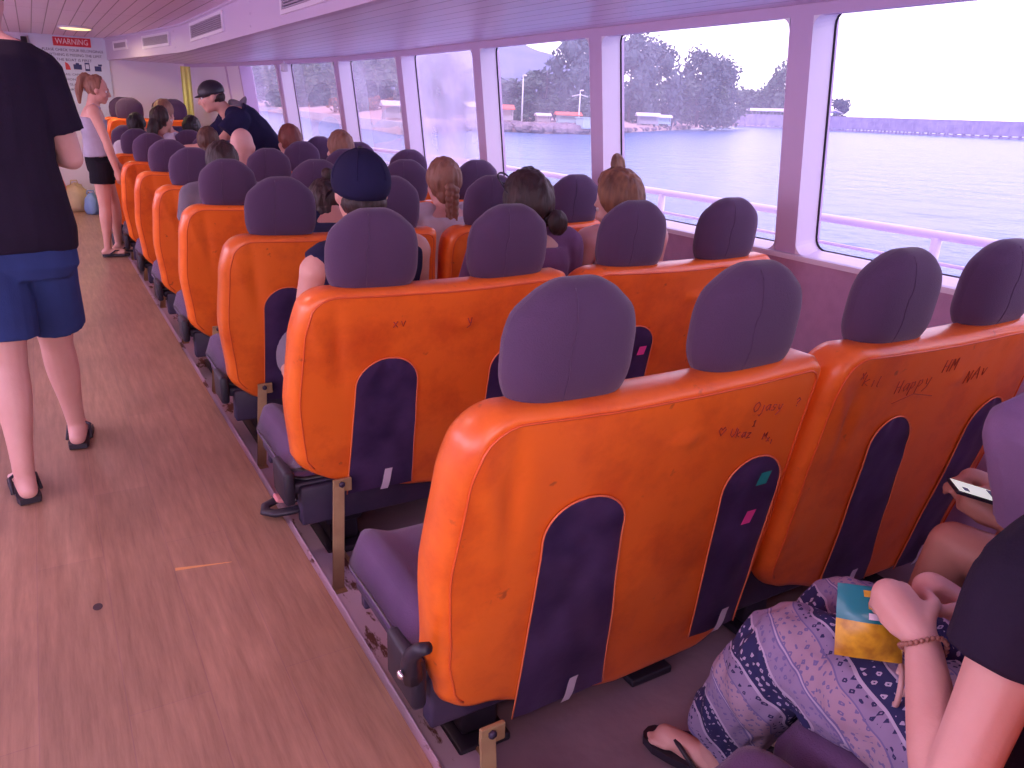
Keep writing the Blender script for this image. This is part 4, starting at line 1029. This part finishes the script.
# --- the man in the black t-shirt walking up the aisle, back to the camera
J = dict(hip=V(-.095, 2.95, .80), chest=V(-.115, 2.97, 1.10), neck=V(-.105, 2.99, 1.445), side=V(1, 0, 0), fwd=V(0, 1, 0), ground=0)
J['head'] = J['neck']+V(.015, .045, .14); J['R'] = frame_to(V(-.35, 1, .0))
J.update(shL=V(-.305, 2.98, 1.335), shR=V(.035, 2.97, 1.335), elL=V(-.39, 2.99, 1.10), elR=V(.088, 3.00, 1.085), wrL=V(-.26, 3.20, 1.12), wrR=V(-.02, 3.20, 1.12),
 hipL=V(-.175, 2.94, .80), hipR=V(-.04, 2.97, .80), knL=V(-.18, 2.90, .44), knR=V(-.04, 3.10, .44), anL=V(-.19, 2.80, .097), anR=V(-.02, 3.21, .097), toeL=V(-.15, 1, 0), toeR=V(.12, 1, 0), hnL=V(0, 0, 1), hnR=V(0, 0, 1))
p1 = figure('person', 'person in black t-shirt and blue shorts walking up the aisle, back turned', J, .985, M['skin3'], top=M['blacktee'], sleeve=.68, bottom=M['blueshort'], leglen=.76, voxel=.007, shoes=M['black'], loose=.016, bloose=.010, hem=.0, hands=(1, 1), neckline=.975)
mb = MB(); hair_cap(mb, J['head'], J['R'], .985, .008, .3); fuse(mb, 'hair', M['hairdark'], p1, .006, 1, hairfn(1))
p2 = p1
# --- girl standing at the bench ends, facing the windows
gx, gy = .42, 7.42
J = dict(hip=V(gx-.005, gy, .76), chest=V(gx-.03, gy, 1.0), neck=V(gx+.005, gy, 1.20), side=V(0, -1, 0), fwd=V(1, 0, 0), ground=0)
J['head'] = V(gx+.055, gy, 1.325); J['R'] = frame_to(V(.95, -.1, -.22))
J.update(shL=V(gx-.01, gy+.14, 1.165), shR=V(gx-.005, gy-.14, 1.165), elL=V(gx+.05, gy+.17, .93), elR=V(gx+.06, gy-.17, .93), wrL=V(gx+.14, gy+.12, .74), wrR=V(gx+.105, gy-.15, .715),
 hipL=V(gx, gy+.07, .74), hipR=V(gx, gy-.07, .74), knL=V(gx+.07, gy+.08, .42), knR=V(gx-.01, gy-.07, .41), anL=V(gx+.065, gy+.1, .09), anR=V(gx-.03, gy-.08, .09), toeL=V(1, .1, 0), toeR=V(1, -.1, 0), hnR=V(0, -1, 0), hnL=V(0, 1, 0))
pg = figure('person', 'person with blond ponytail in grey top and black shorts standing at the bench ends', J, .87, M['skin'], female=True, top=M['greytop'], sleeve=0, strap=True, bottom=M['blackskirt'], leglen=.42, voxel=.007, shoes=M['black'], loose=.012, hem=.1, eye=True, topname='tank_top', neckline=.86)
mb = MB(); hair_cap(mb, J['head'], J['R'], .87, .010, .25); h = J['head']; R = J['R']
mb.caps([h+R @ V(0, -.06, .07), h+R @ V(0, -.10, .085), h+R @ V(0, -.125, .04), h+R @ V(0, -.13, -.05), h+R @ V(0, -.115, -.13)], [.022, .026, .030, .028, .010], 12); fuse(mb, 'hair', M['hairlight'], pg, .006, 1, hairfn(2))

# --- seated and standing people among the benches
def bun_hair(root, J, s, m, bun, br, cap=.012, front=.3, nape=True):
    mb = MB(); hair_cap(mb, J['head'], J['R'], s, cap, front); h, R = J['head'], J['R']
    if nape: mb.ell(h+R @ V(0, -.055, -.045), (.060*s, .045*s, .05*s), 14, 10, M=R)
    hb = fuse(mb, 'hair', m, root, .006, 1, hairfn(3, .006))
    if bun:
        mb = MB(); c = h+R @ V(*bun); pts = []
        for k in range(40):
            a = k/40*2*pi*3; rr = br*(.25+.62*(k/40)); pts.append(c+R @ V(rr*cos(a), -.35*br*(1-k/40), rr*sin(a)))
        mb.tube(pts, br*.36, 8); mb.ell(c, (br*.8, br*.7, br*.8), 12, 8, M=R); mb.caps([h+(c-h)*.7, c], [br*.5, br*.6]); q = fuse(mb, 'bun', m, root, .005, 1, hairfn(5, .004)); q.parent = hb
    return hb
# dark cap man, second row
J = seated(.865, 2.40, s=1.01); J.update(elL=V(.625, 2.42, .45), wrL=V(.66, 2.60, .40)); J['shL'] = V(.70, 2.37, .785)
pc = figure('person', 'person in navy cap and dark sleeveless shirt on the second row aisle bench', J, 1.03, M['skin'], top=M['navy'], sleeve=0, strap=True, bottom=M['greycloth'], leglen=.8, loose=.02, topname='tank_top', shoes=M['black'], neckline=.98)
h, R = J['head'], J['R']; mb = MB(); mb.ell(h+R @ V(0, -.03, -.03), (.074, .072, .055), 16, 12, M=R); fuse(mb, 'hair', M['hairdark'], pc, .007, 1, hairfn(4))
mb = MB()
mb.ell(h+R @ V(0, -.012, .036), (.093, .108, .098), 24, 16, M=R, fn=lambda p, d: V(p.x, p.y, max(p.z, -.062+.04*(d.y+1)*.5)))
for k in range(6):
    a = k*pi/3; mb.tube([h+R @ V(.0935*cos(a)*sin(t), -.012+.1085*sin(a)*sin(t), .036+.0985*cos(t)) for t in ylist(.05, 1.5, 8)], .0015, 4)
cp = put(mb, 'cap', M['navy'], pc)
mb = MB(); mb.ell(h+R @ V(0, -.012, .136), (.010, .010, .006), 10, 6); put_sub(mb, 'cap_button', M['black'], pc, cp)
mb = MB(); mb.grid(lambda i, j: h+R @ V((i-.5)*.16, .085+.075*j*(1-(2*i-1)**2*.6), .02-.02*j-.03*(2*i-1)**2), 12, 5); mb.grid(lambda i, j: h+R @ V((.5-i)*.16, .085+.075*j*(1-(2*i-1)**2*.6), .014-.02*j-.03*(2*i-1)**2), 12, 5); put_sub(mb, 'cap_brim', M['navy'], pc, cp)
# woman with low bun and glasses on her head, second row
J = seated(1.50, 2.40, s=.98, hx=-.02, look=V(-.25, 1, -.15)); J['head'] += V(0, 0, -.045); pw = figure('person', 'person with dark low bun and glasses pushed up, mauve shirt, second row', J, .94, M['skin'], female=True, top=M['mauveshirt'], sleeve=.6, bottom=M['blackskirt'], leglen=.8, loose=.02, neckline=.93)
bun_hair(pw, J, .94, M['hairdark'], (.035, -.125, -.055), .042, cap=.024)
h, R = J['head'], J['R']; mb = MB()
for sd in (-1, 1):
    mb.tube([h+R @ V(sd*(.036+.027*cos(a)), .060+.012*sin(a), .108+.020*sin(a)) for a in [2*pi*k/16 for k in range(16)]], .0035, 6, closed=True); mb.tube([h+R @ V(sd*.064, .055, .105), h+R @ V(sd*.086, .0, .06), h+R @ V(sd*.086, -.05, .02)], .003, 6)
mb.tube([h+R @ V(-.01, .064, .11), h+R @ V(.01, .064, .11)], .003, 6); put(mb, 'glasses', M['black'], pw)
# blond topknot woman, second row, looking down
J = seated(1.95, 2.44, s=.99, look=V(-.45, .9, -.40), hx=.0); J['head'] += V(-.0, .03, -.06)
pt = figure('person', 'person with blond topknot looking down, pale straps, second row by the window', J, .96, M['skin3'], female=True, top=M['whiteshirt'], sleeve=0, strap=True, bottom=M['plainblue'], leglen=.8, loose=.012, topname='top', eye=True, neckline=.84)
bun_hair(pt, J, .96, M['hairblond'], (.03, -.035, .150), .040, cap=.026)
# braid girl, third row
J = seated(1.64, 3.42, s=.93); J['head'] += V(0, 0, -.02); pb_ = figure('person', 'person with red blond braid and white top on the third row window bench', J, .95, M['skin3'], female=True, top=M['whiteshirt'], sleeve=.5, bottom=M['plainblue'], leglen=.8, loose=.016, voxel=.012)
hb = bun_hair(pb_, J, .95, M['hairlight'], None, .03, cap=.014); h, R = J['head'], J['R']; mb = MB()
for k in range(7): 
    for sd in (-1, 1): mb.ell(h+R @ V(sd*.014, -.105, -.005-.028*k-.014*(sd > 0)), (.024-.0015*k, .022, .022), 10, 8, M=R @ Matrix.Rotation(sd*.6, 3, 'Y'))
q = fuse(mb, 'braid', M['hairlight'], pb_, .005, 1, hairfn(6, .004)); q.parent = hb
# dark head behind, third row window
J = seated(2.18, 3.44, s=.95, look=V(-.3, 1, -.1), lean=.15); J['head'] += V(.0, .0, -.085); q = figure('person', 'person with black hair low behind the third row window headrest', J, .97, M['skin2'], top=M['plainblue'], sleeve=.5, bottom=M['plainblue'], leglen=.8, voxel=.012); bun_hair(q, J, .97, M['hairblack'], None, .03)
# small dark topknot woman, third row aisle bench, head bowed
J = seated(1.10, 3.42, s=.90, look=V(.1, 1, -.35), lean=.12); J['head'] += V(-.01, .02, -.09); q = figure('person', 'person with small dark topknot bowed beside the man in the navy cap', J, .90, M['skin'], female=True, top=M['plainblue'], sleeve=.5, bottom=M['plainblue'], leglen=.8, voxel=.012); bun_hair(q, J, .90, M['hairdark'], (.02, -.04, .135), .026)
# fourth row dark hair
J = seated(.83, 4.43, s=.96); J['head'] += V(0, 0, -.03); q = figure('person', 'person with short dark hair on the fourth row aisle bench', J, 1.0, M['skin'], top=M['greycloth'], sleeve=.5, bottom=M['plainblue'], leglen=.8, voxel=.012); bun_hair(q, J, 1.0, M['hairdark'], None, .03)
# bald man, fifth row
J = seated(1.13, 5.42, s=.98, look=V(.4, 1, -.2)); J['head'] += V(.02, 0, .0); q = figure('person', 'bald person in the fifth row in front of the leaning man', J, 1.0, M['skin3'], top=M['lilac'], sleeve=.5, bottom=M['plainblue'], leglen=.8, voxel=.012)
# light brown hair, fifth row window
J = seated(1.80, 5.42, s=.96, look=V(-.3, 1, 0)); q = figure('person', 'person with light brown hair showing above the fifth row window headrests', J, 1.0, M['skin3'], top=M['whiteshirt'], sleeve=.5, bottom=M['plainblue'], leglen=.8, voxel=.012); bun_hair(q, J, 1.0, M['hairlight'], None, .03, cap=.018)
# auburn hair, sixth row window
J = seated(1.72, 6.42, s=.97, look=V(-.3, 1, 0)); q = figure('person', 'person with auburn hair on the sixth row window bench', J, 1.02, M['skin3'], top=M['whiteshirt'], sleeve=.5, bottom=M['plainblue'], leglen=.8, voxel=.012); bun_hair(q, J, 1.02, M['hairred'], None, .03, cap=.016)
# man in dark shirt and cap leaning over the benches, seventh row
J = dict(hip=V(1.66, 6.72, .74), chest=V(1.60, 6.78, 1.06), neck=V(1.33, 6.80, 1.20), side=V(.12, -.99, 0), fwd=V(-.95, .25, -.2), ground=DZ)
J['head'] = V(1.225, 6.80, 1.31); J['R'] = frame_to(V(-.92, .15, -.30))
J.update(shL=V(1.38, 6.97, 1.13), shR=V(1.40, 6.63, 1.14), elL=V(1.24, 7.02, .93), elR=V(1.22, 6.60, .96), wrL=V(1.06, 6.96, .90), wrR=V(1.05, 6.66, .93), hipL=V(1.70, 6.80, .69), hipR=V(1.74, 6.64, .69), knL=V(1.62, 6.80, .27), knR=V(1.72, 6.62, .27), anL=V(1.62, 6.80, DZ+.09), anR=V(1.72, 6.60, DZ+.09), toeL=V(-1, .2, 0), toeR=V(-1, 0, 0))
pm = figure('person', 'person in dark shirt and dark cap standing bent over the benches by the windows', J, 1.0, M['skin'], top=M['navy'], sleeve=.6, bottom=M['plainblue'], leglen=.8, voxel=.009, loose=.036, eye=True, neckline=.95)
h, R = J['head'], J['R']; mb = MB(); mb.ell(h+R @ V(0, -.036, -.02), (.068, .07, .055), 16, 12, M=R); fuse(mb, 'hair', M['hairdark'], pm, .008, 1, hairfn(4))
mb = MB(); mb.ell(h+R @ V(0, -.014, .032), (.086, .102, .086), 20, 14, M=R, fn=lambda p, d: V(p.x, p.y, max(p.z, -.03))); mb.ell(h+R @ V(0, .072, .022), (.058, .05, .010), 16, 8, M=R); put(mb, 'cap', M['black'], pm)
mb = MB(); mb.ell(V(1.42, 6.80, 1.245), (.075, .09, .04), 14, 10, M=Matrix.Rotation(.5, 3, 'Y')); mb.caps([V(1.45, 6.78, 1.25), V(1.475, 6.77, 1.30), V(1.48, 6.77, 1.315)], [.035, .018, .006]); put(mb, 'hood', M['greycloth'], pm)
# white shirt person turning with an arm stretched out, eighth row
J = seated(1.02, 8.30, s=.98, fwd=V(.85, .5, 0), zseat=.36); J.update(elR=V(1.20, 8.08, .95), wrR=V(1.40, 8.12, .92), elL=V(1.25, 8.5, .80), wrL=V(1.40, 8.4, .80))
q = figure('person', 'person in white shirt with an arm stretched to the right, eighth row', J, .98, M['skin2'], top=M['whiteshirt'], sleeve=.45, bottom=M['plainblue'], leglen=.8, voxel=.010, loose=.02, eye=True); hb = bun_hair(q, J, .98, M['hairdark'], None, .03, cap=.016)
mb = MB(); h, R = J['head'], J['R']; mb.caps([h+R @ V(0, -.08, 0), h+R @ V(0, -.12, -.10), h+R @ V(.0, -.12, -.22)], [.05, .05, .03]); b_ = fuse(mb, 'long_hair', M['hairdark'], q, .008, 1, hairfn(9)); b_.parent = hb
for (x, y, s, hm, lab, cl) in ((1.16, 9.0, 1.14, 'hairlight', 'person with fair hair showing above the far headrests, left of the leaning man', 'plainblue'), (1.32, 8.40, .98, 'hairblack', 'person with black hair just in front of the leaning man', 'lilac'), (.84, 8.45, .99, 'hairblack', 'person with black hair on the far aisle bench behind the standing girl', 'whiteshirt'), (1.12, 6.42, .93, 'hairbrown', 'person with brown hair low on the sixth row aisle bench', 'greycloth')):
    J = seated(x, y, s=s, look=V(.5, .8, 0), zseat=.285); q = figure('person', lab, J, s, M['skin'], top=M[cl], sleeve=.5, bottom=M['plainblue'], leglen=.8, voxel=.012, eye=True); bun_hair(q, J, s, M[hm], None, .03)

# --- the woman in patterned trousers, beside the camera
def pants_mat():
    m = bpy.data.materials.new('printed_trouser_cotton'); m.use_nodes = True; nt = m.node_tree; N = nt.nodes; L = nt.links
    b = N['Principled BSDF']; b.inputs['Roughness'].default_value = .85
    tc = N.new('ShaderNodeTexCoord'); mp = N.new('ShaderNodeMapping'); mp.inputs['Rotation'].default_value = (.5, .35, .6); L.new(tc.outputs['Object'], mp.inputs['Vector'])
    nz = N.new('ShaderNodeTexNoise'); nz.inputs['Scale'].default_value = 5; L.new(mp.outputs[0], nz.inputs['Vector'])
    mxv = N.new('ShaderNodeMixRGB'); mxv.inputs['Fac'].default_value = .09; L.new(mp.outputs[0], mxv.inputs['Color1']); L.new(nz.outputs['Color'], mxv.inputs['Color2'])
    sp = N.new('ShaderNodeSeparateXYZ'); L.new(mxv.outputs[0], sp.inputs[0])
    mu = N.new('ShaderNodeMath'); mu.operation = 'MULTIPLY'; mu.inputs[1].default_value = 7.5; L.new(sp.outputs['X'], mu.inputs[0])
    fr = N.new('ShaderNodeMath'); fr.operation = 'FRACT'; L.new(mu.outputs[0], fr.inputs[0])
    def ramp(stops):
        r = N.new('ShaderNodeValToRGB'); r.color_ramp.interpolation = 'CONSTANT'; L.new(fr.outputs[0], r.inputs['Fac']); el = r.color_ramp.elements
        el[0].position = stops[0][0]; el[0].color = stops[0][1]; el[1].position = stops[1][0]; el[1].color = stops[1][1]
        for p, c in stops[2:]: e = el.new(p); e.color = c
        return r.outputs['Color']
    pale = (.27, .22, .37, 1); navy = (.020, .022, .10, 1); pk = (.37, .27, .36, 1); wh = (.46, .41, .56, 1); mid = (.16, .14, .32, 1)
    ground = ramp([(0, navy), (.20, wh), (.225, pale), (.40, mid), (.42, wh), (.44, mid), (.46, pk), (.76, mid), (.78, pale), (.94, wh), (.97, navy)])
    motif = ramp([(0, wh), (.20, wh), (.225, mid), (.40, mid), (.42, wh), (.44, mid), (.46, mid), (.76, mid), (.78, navy), (.94, wh), (.97, navy)])
    ck = N.new('ShaderNodeTexVoronoi'); ck.feature = 'F1'; ck.distance = 'MANHATTAN'; ck.inputs['Scale'].default_value = 82; ck.inputs['Randomness'].default_value = .35; L.new(mxv.outputs[0], ck.inputs['Vector'])
    lt = N.new('ShaderNodeMath'); lt.operation = 'LESS_THAN'; lt.inputs[1].default_value = .46; L.new(ck.outputs['Distance'], lt.inputs[0])
    gt = N.new('ShaderNodeMath'); gt.operation = 'GREATER_THAN'; gt.inputs[1].default_value = .16; L.new(ck.outputs['Distance'], gt.inputs[0])
    an = N.new('ShaderNodeMath'); an.operation = 'MULTIPLY'; L.new(lt.outputs[0], an.inputs[0]); L.new(gt.outputs[0], an.inputs[1])
    mx = N.new('ShaderNodeMixRGB'); L.new(an.outputs[0], mx.inputs['Fac']); L.new(ground, mx.inputs['Color1']); L.new(motif, mx.inputs['Color2']); L.new(mx.outputs[0], b.inputs['Base Color'])
    return m
M['pants'] = pants_mat()
J = dict(hip=V(1.20, .30, .40), chest=V(1.17, .27, .60), neck=V(1.175, .40, .815), side=V(1, 0, 0), fwd=V(0, 1, 0), ground=DZ)
J['head'] = V(1.25, .46, .965); J['R'] = frame_to(V(.1, 1, -.4))
J.update(shL=V(1.005, .375, .745), shR=V(1.34, .36, .75), elL=V(.895, .362, .452), elR=V(1.37, .44, .49), wrL=V(1.032, .508, .562), wrR=V(1.205, .525, .535),
 hipL=V(1.14, .33, .385), hipR=V(1.30, .33, .385), knL=V(1.085, .76, .345), knR=V(1.27, .77, .335), anL=V(1.16, .96, DZ+.10), anR=V(1.36, .98, DZ+.10), toeL=V(-.35, 1, 0), toeR=V(.15, 1, 0),
 hdL=V(.25, .86, .28), hnL=V(-.62, -.25, .74), hdR=V(-.62, .62, .45), hnR=V(.35, .45, .8))
fw = figure('person', 'person in black t-shirt and patterned trousers opening a snack bag', J, .96, M['skin3'], female=True, top=M['blacktee'], sleeve=.34, bottom=M['pants'], leglen=1.78, voxel=.006, loose=.02, hands=(1.15, 1.25), shoes=M['black'], botname='trousers', bloose=.030, bfold=.55)
h, R = J['head'], J['R']; bun_hair(fw, J, .96, M['hairbrown'], (0, -.11, .02), .035)
M['bead'] = mat('brown_beads', (.35, .16, .12, 1), .4)
mb = MB(); c = J['wrL']-(J['wrL']-J['elL']).normalized()*.012; ax = (J['wrL']-J['elL']).normalized(); Rb = frame_to(ax)
for k in range(26):
    a = 2*pi*k/26; mb.ell(c+Rb @ V(.031*cos(a), .006*sin(2*a), .031*sin(a)), (.0042,)*3, 6, 5)
put(mb, 'beaded_bracelet', M['bead'], fw)
mb = MB(); rr = random.Random(3)
for k in range(9):
    t = rr.uniform(.25, .8); a = rr.uniform(1.8, 3.9); ax2 = (J['elL']-J['shL']).normalized(); Rm = frame_to(ax2); mb.ell(J['shL'].lerp(J['elL'], t)+Rm @ V(.0455*cos(a), 0, .0455*sin(a)), (.0025,)*3, 6, 5)
# snack bag in her hands
sb = thing('snack_bag', 'yellow and teal snack bag held in the hands of the person in patterned trousers', 'snack bag', (1.066, .612, .515))
Rs = frame_to(V(-.55, -.65, .45)) 
def bagfn(sd, z0, z1):
    def fn(i, j):
        x = (i-.5)*.105; z = (z0+(z1-z0)*j)*.66; e = (1-(2*i-1)**2)*(1-((z+.0)/.062)**2); return Rs @ V(x*sd, sd*(-.028*max(0, e))+.003*noise.noise(V(x*40, z*40, sd)), z)
    return fn
M['yellow'] = mat('yellow_foil', (.78, .48, .03, 1), .35, noise_col=(.45, .22, .02, 1), nscale=38); M['tealfoil'] = mat('teal_foil', (.01, .22, .26, 1), .3)
mb = MB(); mb.grid(bagfn(1, -.09, .0), 12, 10); mb.grid(bagfn(-1, -.09, .0), 12, 10); mb.build('bag_lower_half', M['yellow'], sb)
mb = MB(); mb.grid(bagfn(1, .0, .085), 12, 10); mb.grid(bagfn(-1, .0, .085), 12, 10); up_ = mb.build('bag_upper_half', M['tealfoil'], sb)
for sd in (1,):
    for k, (z, w_3, mn) in enumerate(((.006, .045, 'tape'), (.022, .045, 'yellow'), (.040, .055, 'yellow'))):
        mb = MB(); mb.grid(lambda i, j: Rs @ V((i-.5)*w_3-.012, .030*max(0, (1-(((i-.5)*w_3-.012)/.044)**2)*(1-((z+.010*j)/.062)**2))+.003, z+.010*j), 8, 3); mb.build('printed_band', M[mn], up_)
# rings hanging by the bag
M['ringm'] = mat('pale_pink_plastic', (.66, .42, .38, 1), .4)
mb = MB(); 
c = V(1.05, .535, .452)
mb.tube([c+Matrix.Rotation(.6, 3, 'Z') @ V(.030*cos(a), .0, .030*sin(a)) for a in [2*pi*k/24 for k in range(24)]], .0045, 8, closed=True)
o = mb.build('ring', M['ringm']); tag(o, 'pale ring dangling just under the snack bag', 'ring')
mb = MB(); c = V(1.03, .495, .43)
mb.tube([c+Matrix.Rotation(.9, 3, 'Z') @ V(.040*cos(a), .0, .040*sin(a)) for a in [2*pi*k/24 for k in range(24)]], .0045, 8, closed=True)
o = mb.build('ring', M['ringm']); tag(o, 'pale larger ring behind the forearm with the bead bracelet', 'ring')

# --- the hunched person with the phone
J = dict(hip=V(1.80, .30, .40), chest=V(1.77, .42, .66), neck=V(1.73, .68, .795), side=V(1, 0, 0), fwd=V(0, 1, 0), ground=DZ)
J['head'] = V(1.865, .775, .885); J['R'] = frame_to(V(-.1, .8, -.6))
J.update(shL=V(1.555, .665, .73), shR=V(1.92, .64, .74), elL=V(1.645, .60, .46), elR=V(1.97, .66, .48), wrL=V(1.745, .745, .455), wrR=V(1.84, .80, .48),
 hipL=V(1.72, .33, .385), hipR=V(1.88, .33, .385), knL=V(1.63, .79, .41), knR=V(1.92, .76, .41), anL=V(1.66, .86, DZ+.10), anR=V(1.9, .9, DZ+.10), toeL=V(-.1, 1, 0), toeR=V(.1, 1, 0), hdL=V(-.15, .9, .25), hnL=V(-.7, 0, .5), hdR=V(-.45, .8, .2), hnR=V(.5, 0, .8))
ph = figure('person', 'person in lilac shirt hunched over a phone at the right edge', J, .96, M['skin2'], top=M['lilac'], sleeve=.6, bottom=M['greycloth'], leglen=.45, voxel=.008, loose=.032, hands=(.9, .8), shoes=M['black'])
bun_hair(ph, J, .96, M['hairdark'], None, .03)
f = thing('phone', 'smartphone with a bright white screen held by the hunched person', 'phone', (1.725, .80, .505))
Rp = frame_to(V(-.74, .62, .22), V(.12, -.12, .98))
mb = MB(); mb.box((0, 0, 0), (.066, .14, .009), Rp, bev=.003); mb.build('phone_body', M['black'], f)
M['screen'] = mat('phone_screen_white', (.75, .8, .75, 1), .15); sb_ = M['screen'].node_tree.nodes['Principled BSDF']; sb_.inputs['Emission Color'].default_value = (.85, .95, .85, 1); sb_.inputs['Emission Strength'].default_value = .55
mb = MB(); mb.box(tuple(Rp @ V(0, 0, .0052)), (.060, .132, .001), Rp); sc_ = mb.build('screen', M['screen'], f, smooth=False)
mb = MB(); mb.box(tuple(Rp @ V(.004, -.030, .0060)), (.040, .032, .001), Rp); mb.box(tuple(Rp @ V(-.012, .045, .0060)), (.016, .012, .001), Rp); mb.build('screen_picture', M['signink'], sc_, smooth=False)

# ------------------------------------------------------------------ light
w = bpy.data.worlds.new('sky'); bpy.context.scene.world = w; w.use_nodes = True; nt = w.node_tree; bg = nt.nodes['Background']
tc = nt.nodes.new('ShaderNodeTexCoord'); sp = nt.nodes.new('ShaderNodeSeparateXYZ'); nt.links.new(tc.outputs['Generated'], sp.inputs[0])
rp = nt.nodes.new('ShaderNodeValToRGB'); e = rp.color_ramp.elements
e[0].position = .0; e[0].color = (1, .88, 1, 1); e[1].position = .8; e[1].color = (.74, .52, 1, 1)
nt.links.new(sp.outputs['Z'], rp.inputs['Fac']); nt.links.new(rp.outputs['Color'], bg.inputs['Color']); bg.inputs['Strength'].default_value = 3.0

def lamp(x, y, col, power, label, r=.1):
    t = thing('ceiling_lamp', label, 'lamp', (x, y, 1.92), 0, 'aisle ceiling lamps')
    mb = MB(); mb.tube([(0, 0, 0), (0, 0, -.018)], [r+.02, r+.012], 24); mb.build('lamp_rim', M['white'], t)
    m = bpy.data.materials.get('lamp_glow_'+str(col)) or mat('lamp_glow_'+str(col), (1,1,1,1))
    b = m.node_tree.nodes['Principled BSDF']; b.inputs['Emission Color'].default_value = (col[0], col[1]*.85, col[2]*.6, 1); b.inputs['Emission Strength'].default_value = 1.6
    mb = MB(); mb.ell((0, 0, -.018), (r, r, .012), 20, 8); mb.build('lamp_diffuser', m, t)
    l = bpy.data.lights.new('lamp_light', 'AREA'); l.shape = 'DISK'; l.size = r*2; l.energy = power; l.color = col
    lo = bpy.data.objects.new('lamp_light', l); C.objects.link(lo); lo.location = (x, y, 1.87)
lamp(.48, 9.5, (1, .80, .42), 12, 'glowing yellow round lamp in the ceiling ahead of the warning sign', .14)
for y, lab in ((6.3, 'round ceiling lamp over the aisle, next after the yellow one'), (3.0, 'round ceiling lamp over the person walking up the aisle'), (-.4, 'round ceiling lamp over the near end of the aisle')):
    lamp(-.3, y, (1, .58, .62), 9, lab)

# added fill lamp outside the port windows, lifting the right wall and soffit
l = bpy.data.lights.new('port_fill', 'AREA'); l.shape = 'RECTANGLE'; l.size = 1.1; l.size_y = 12; l.energy = 225; l.color = (1, .74, .97)
lo = bpy.data.objects.new('port_fill', l); C.objects.link(lo); lo.location = (-2.95, 4.0, 1.30); lo.rotation_euler = (0, radians(-90), 0)
# added fill lamp beyond the open stern, brightening the seat backs
l = bpy.data.lights.new('stern_fill', 'AREA'); l.shape = 'RECTANGLE'; l.size = 3.4; l.size_y = 1.5; l.energy = 40; l.color = (1, .80, .92)
lo = bpy.data.objects.new('stern_fill', l); C.objects.link(lo); lo.location = (-.2, -3.0, 1.05); lo.rotation_euler = (radians(90), 0, 0)
sc = bpy.context.scene
sc.view_settings.view_transform = 'Standard'; sc.view_settings.look = 'None'; sc.view_settings.gamma = 1; sc.view_settings.exposure = 0.0; sc.view_settings.use_curve_mapping = False
sc.cycles.use_denoising = True; sc.cycles.max_bounces = 8; sc.cycles.diffuse_bounces = 5; sc.cycles.transparent_max_bounces = 12; sc.cycles.sample_clamp_indirect = 6
sc.cycles.caustics_reflective = False; sc.cycles.caustics_refractive = False
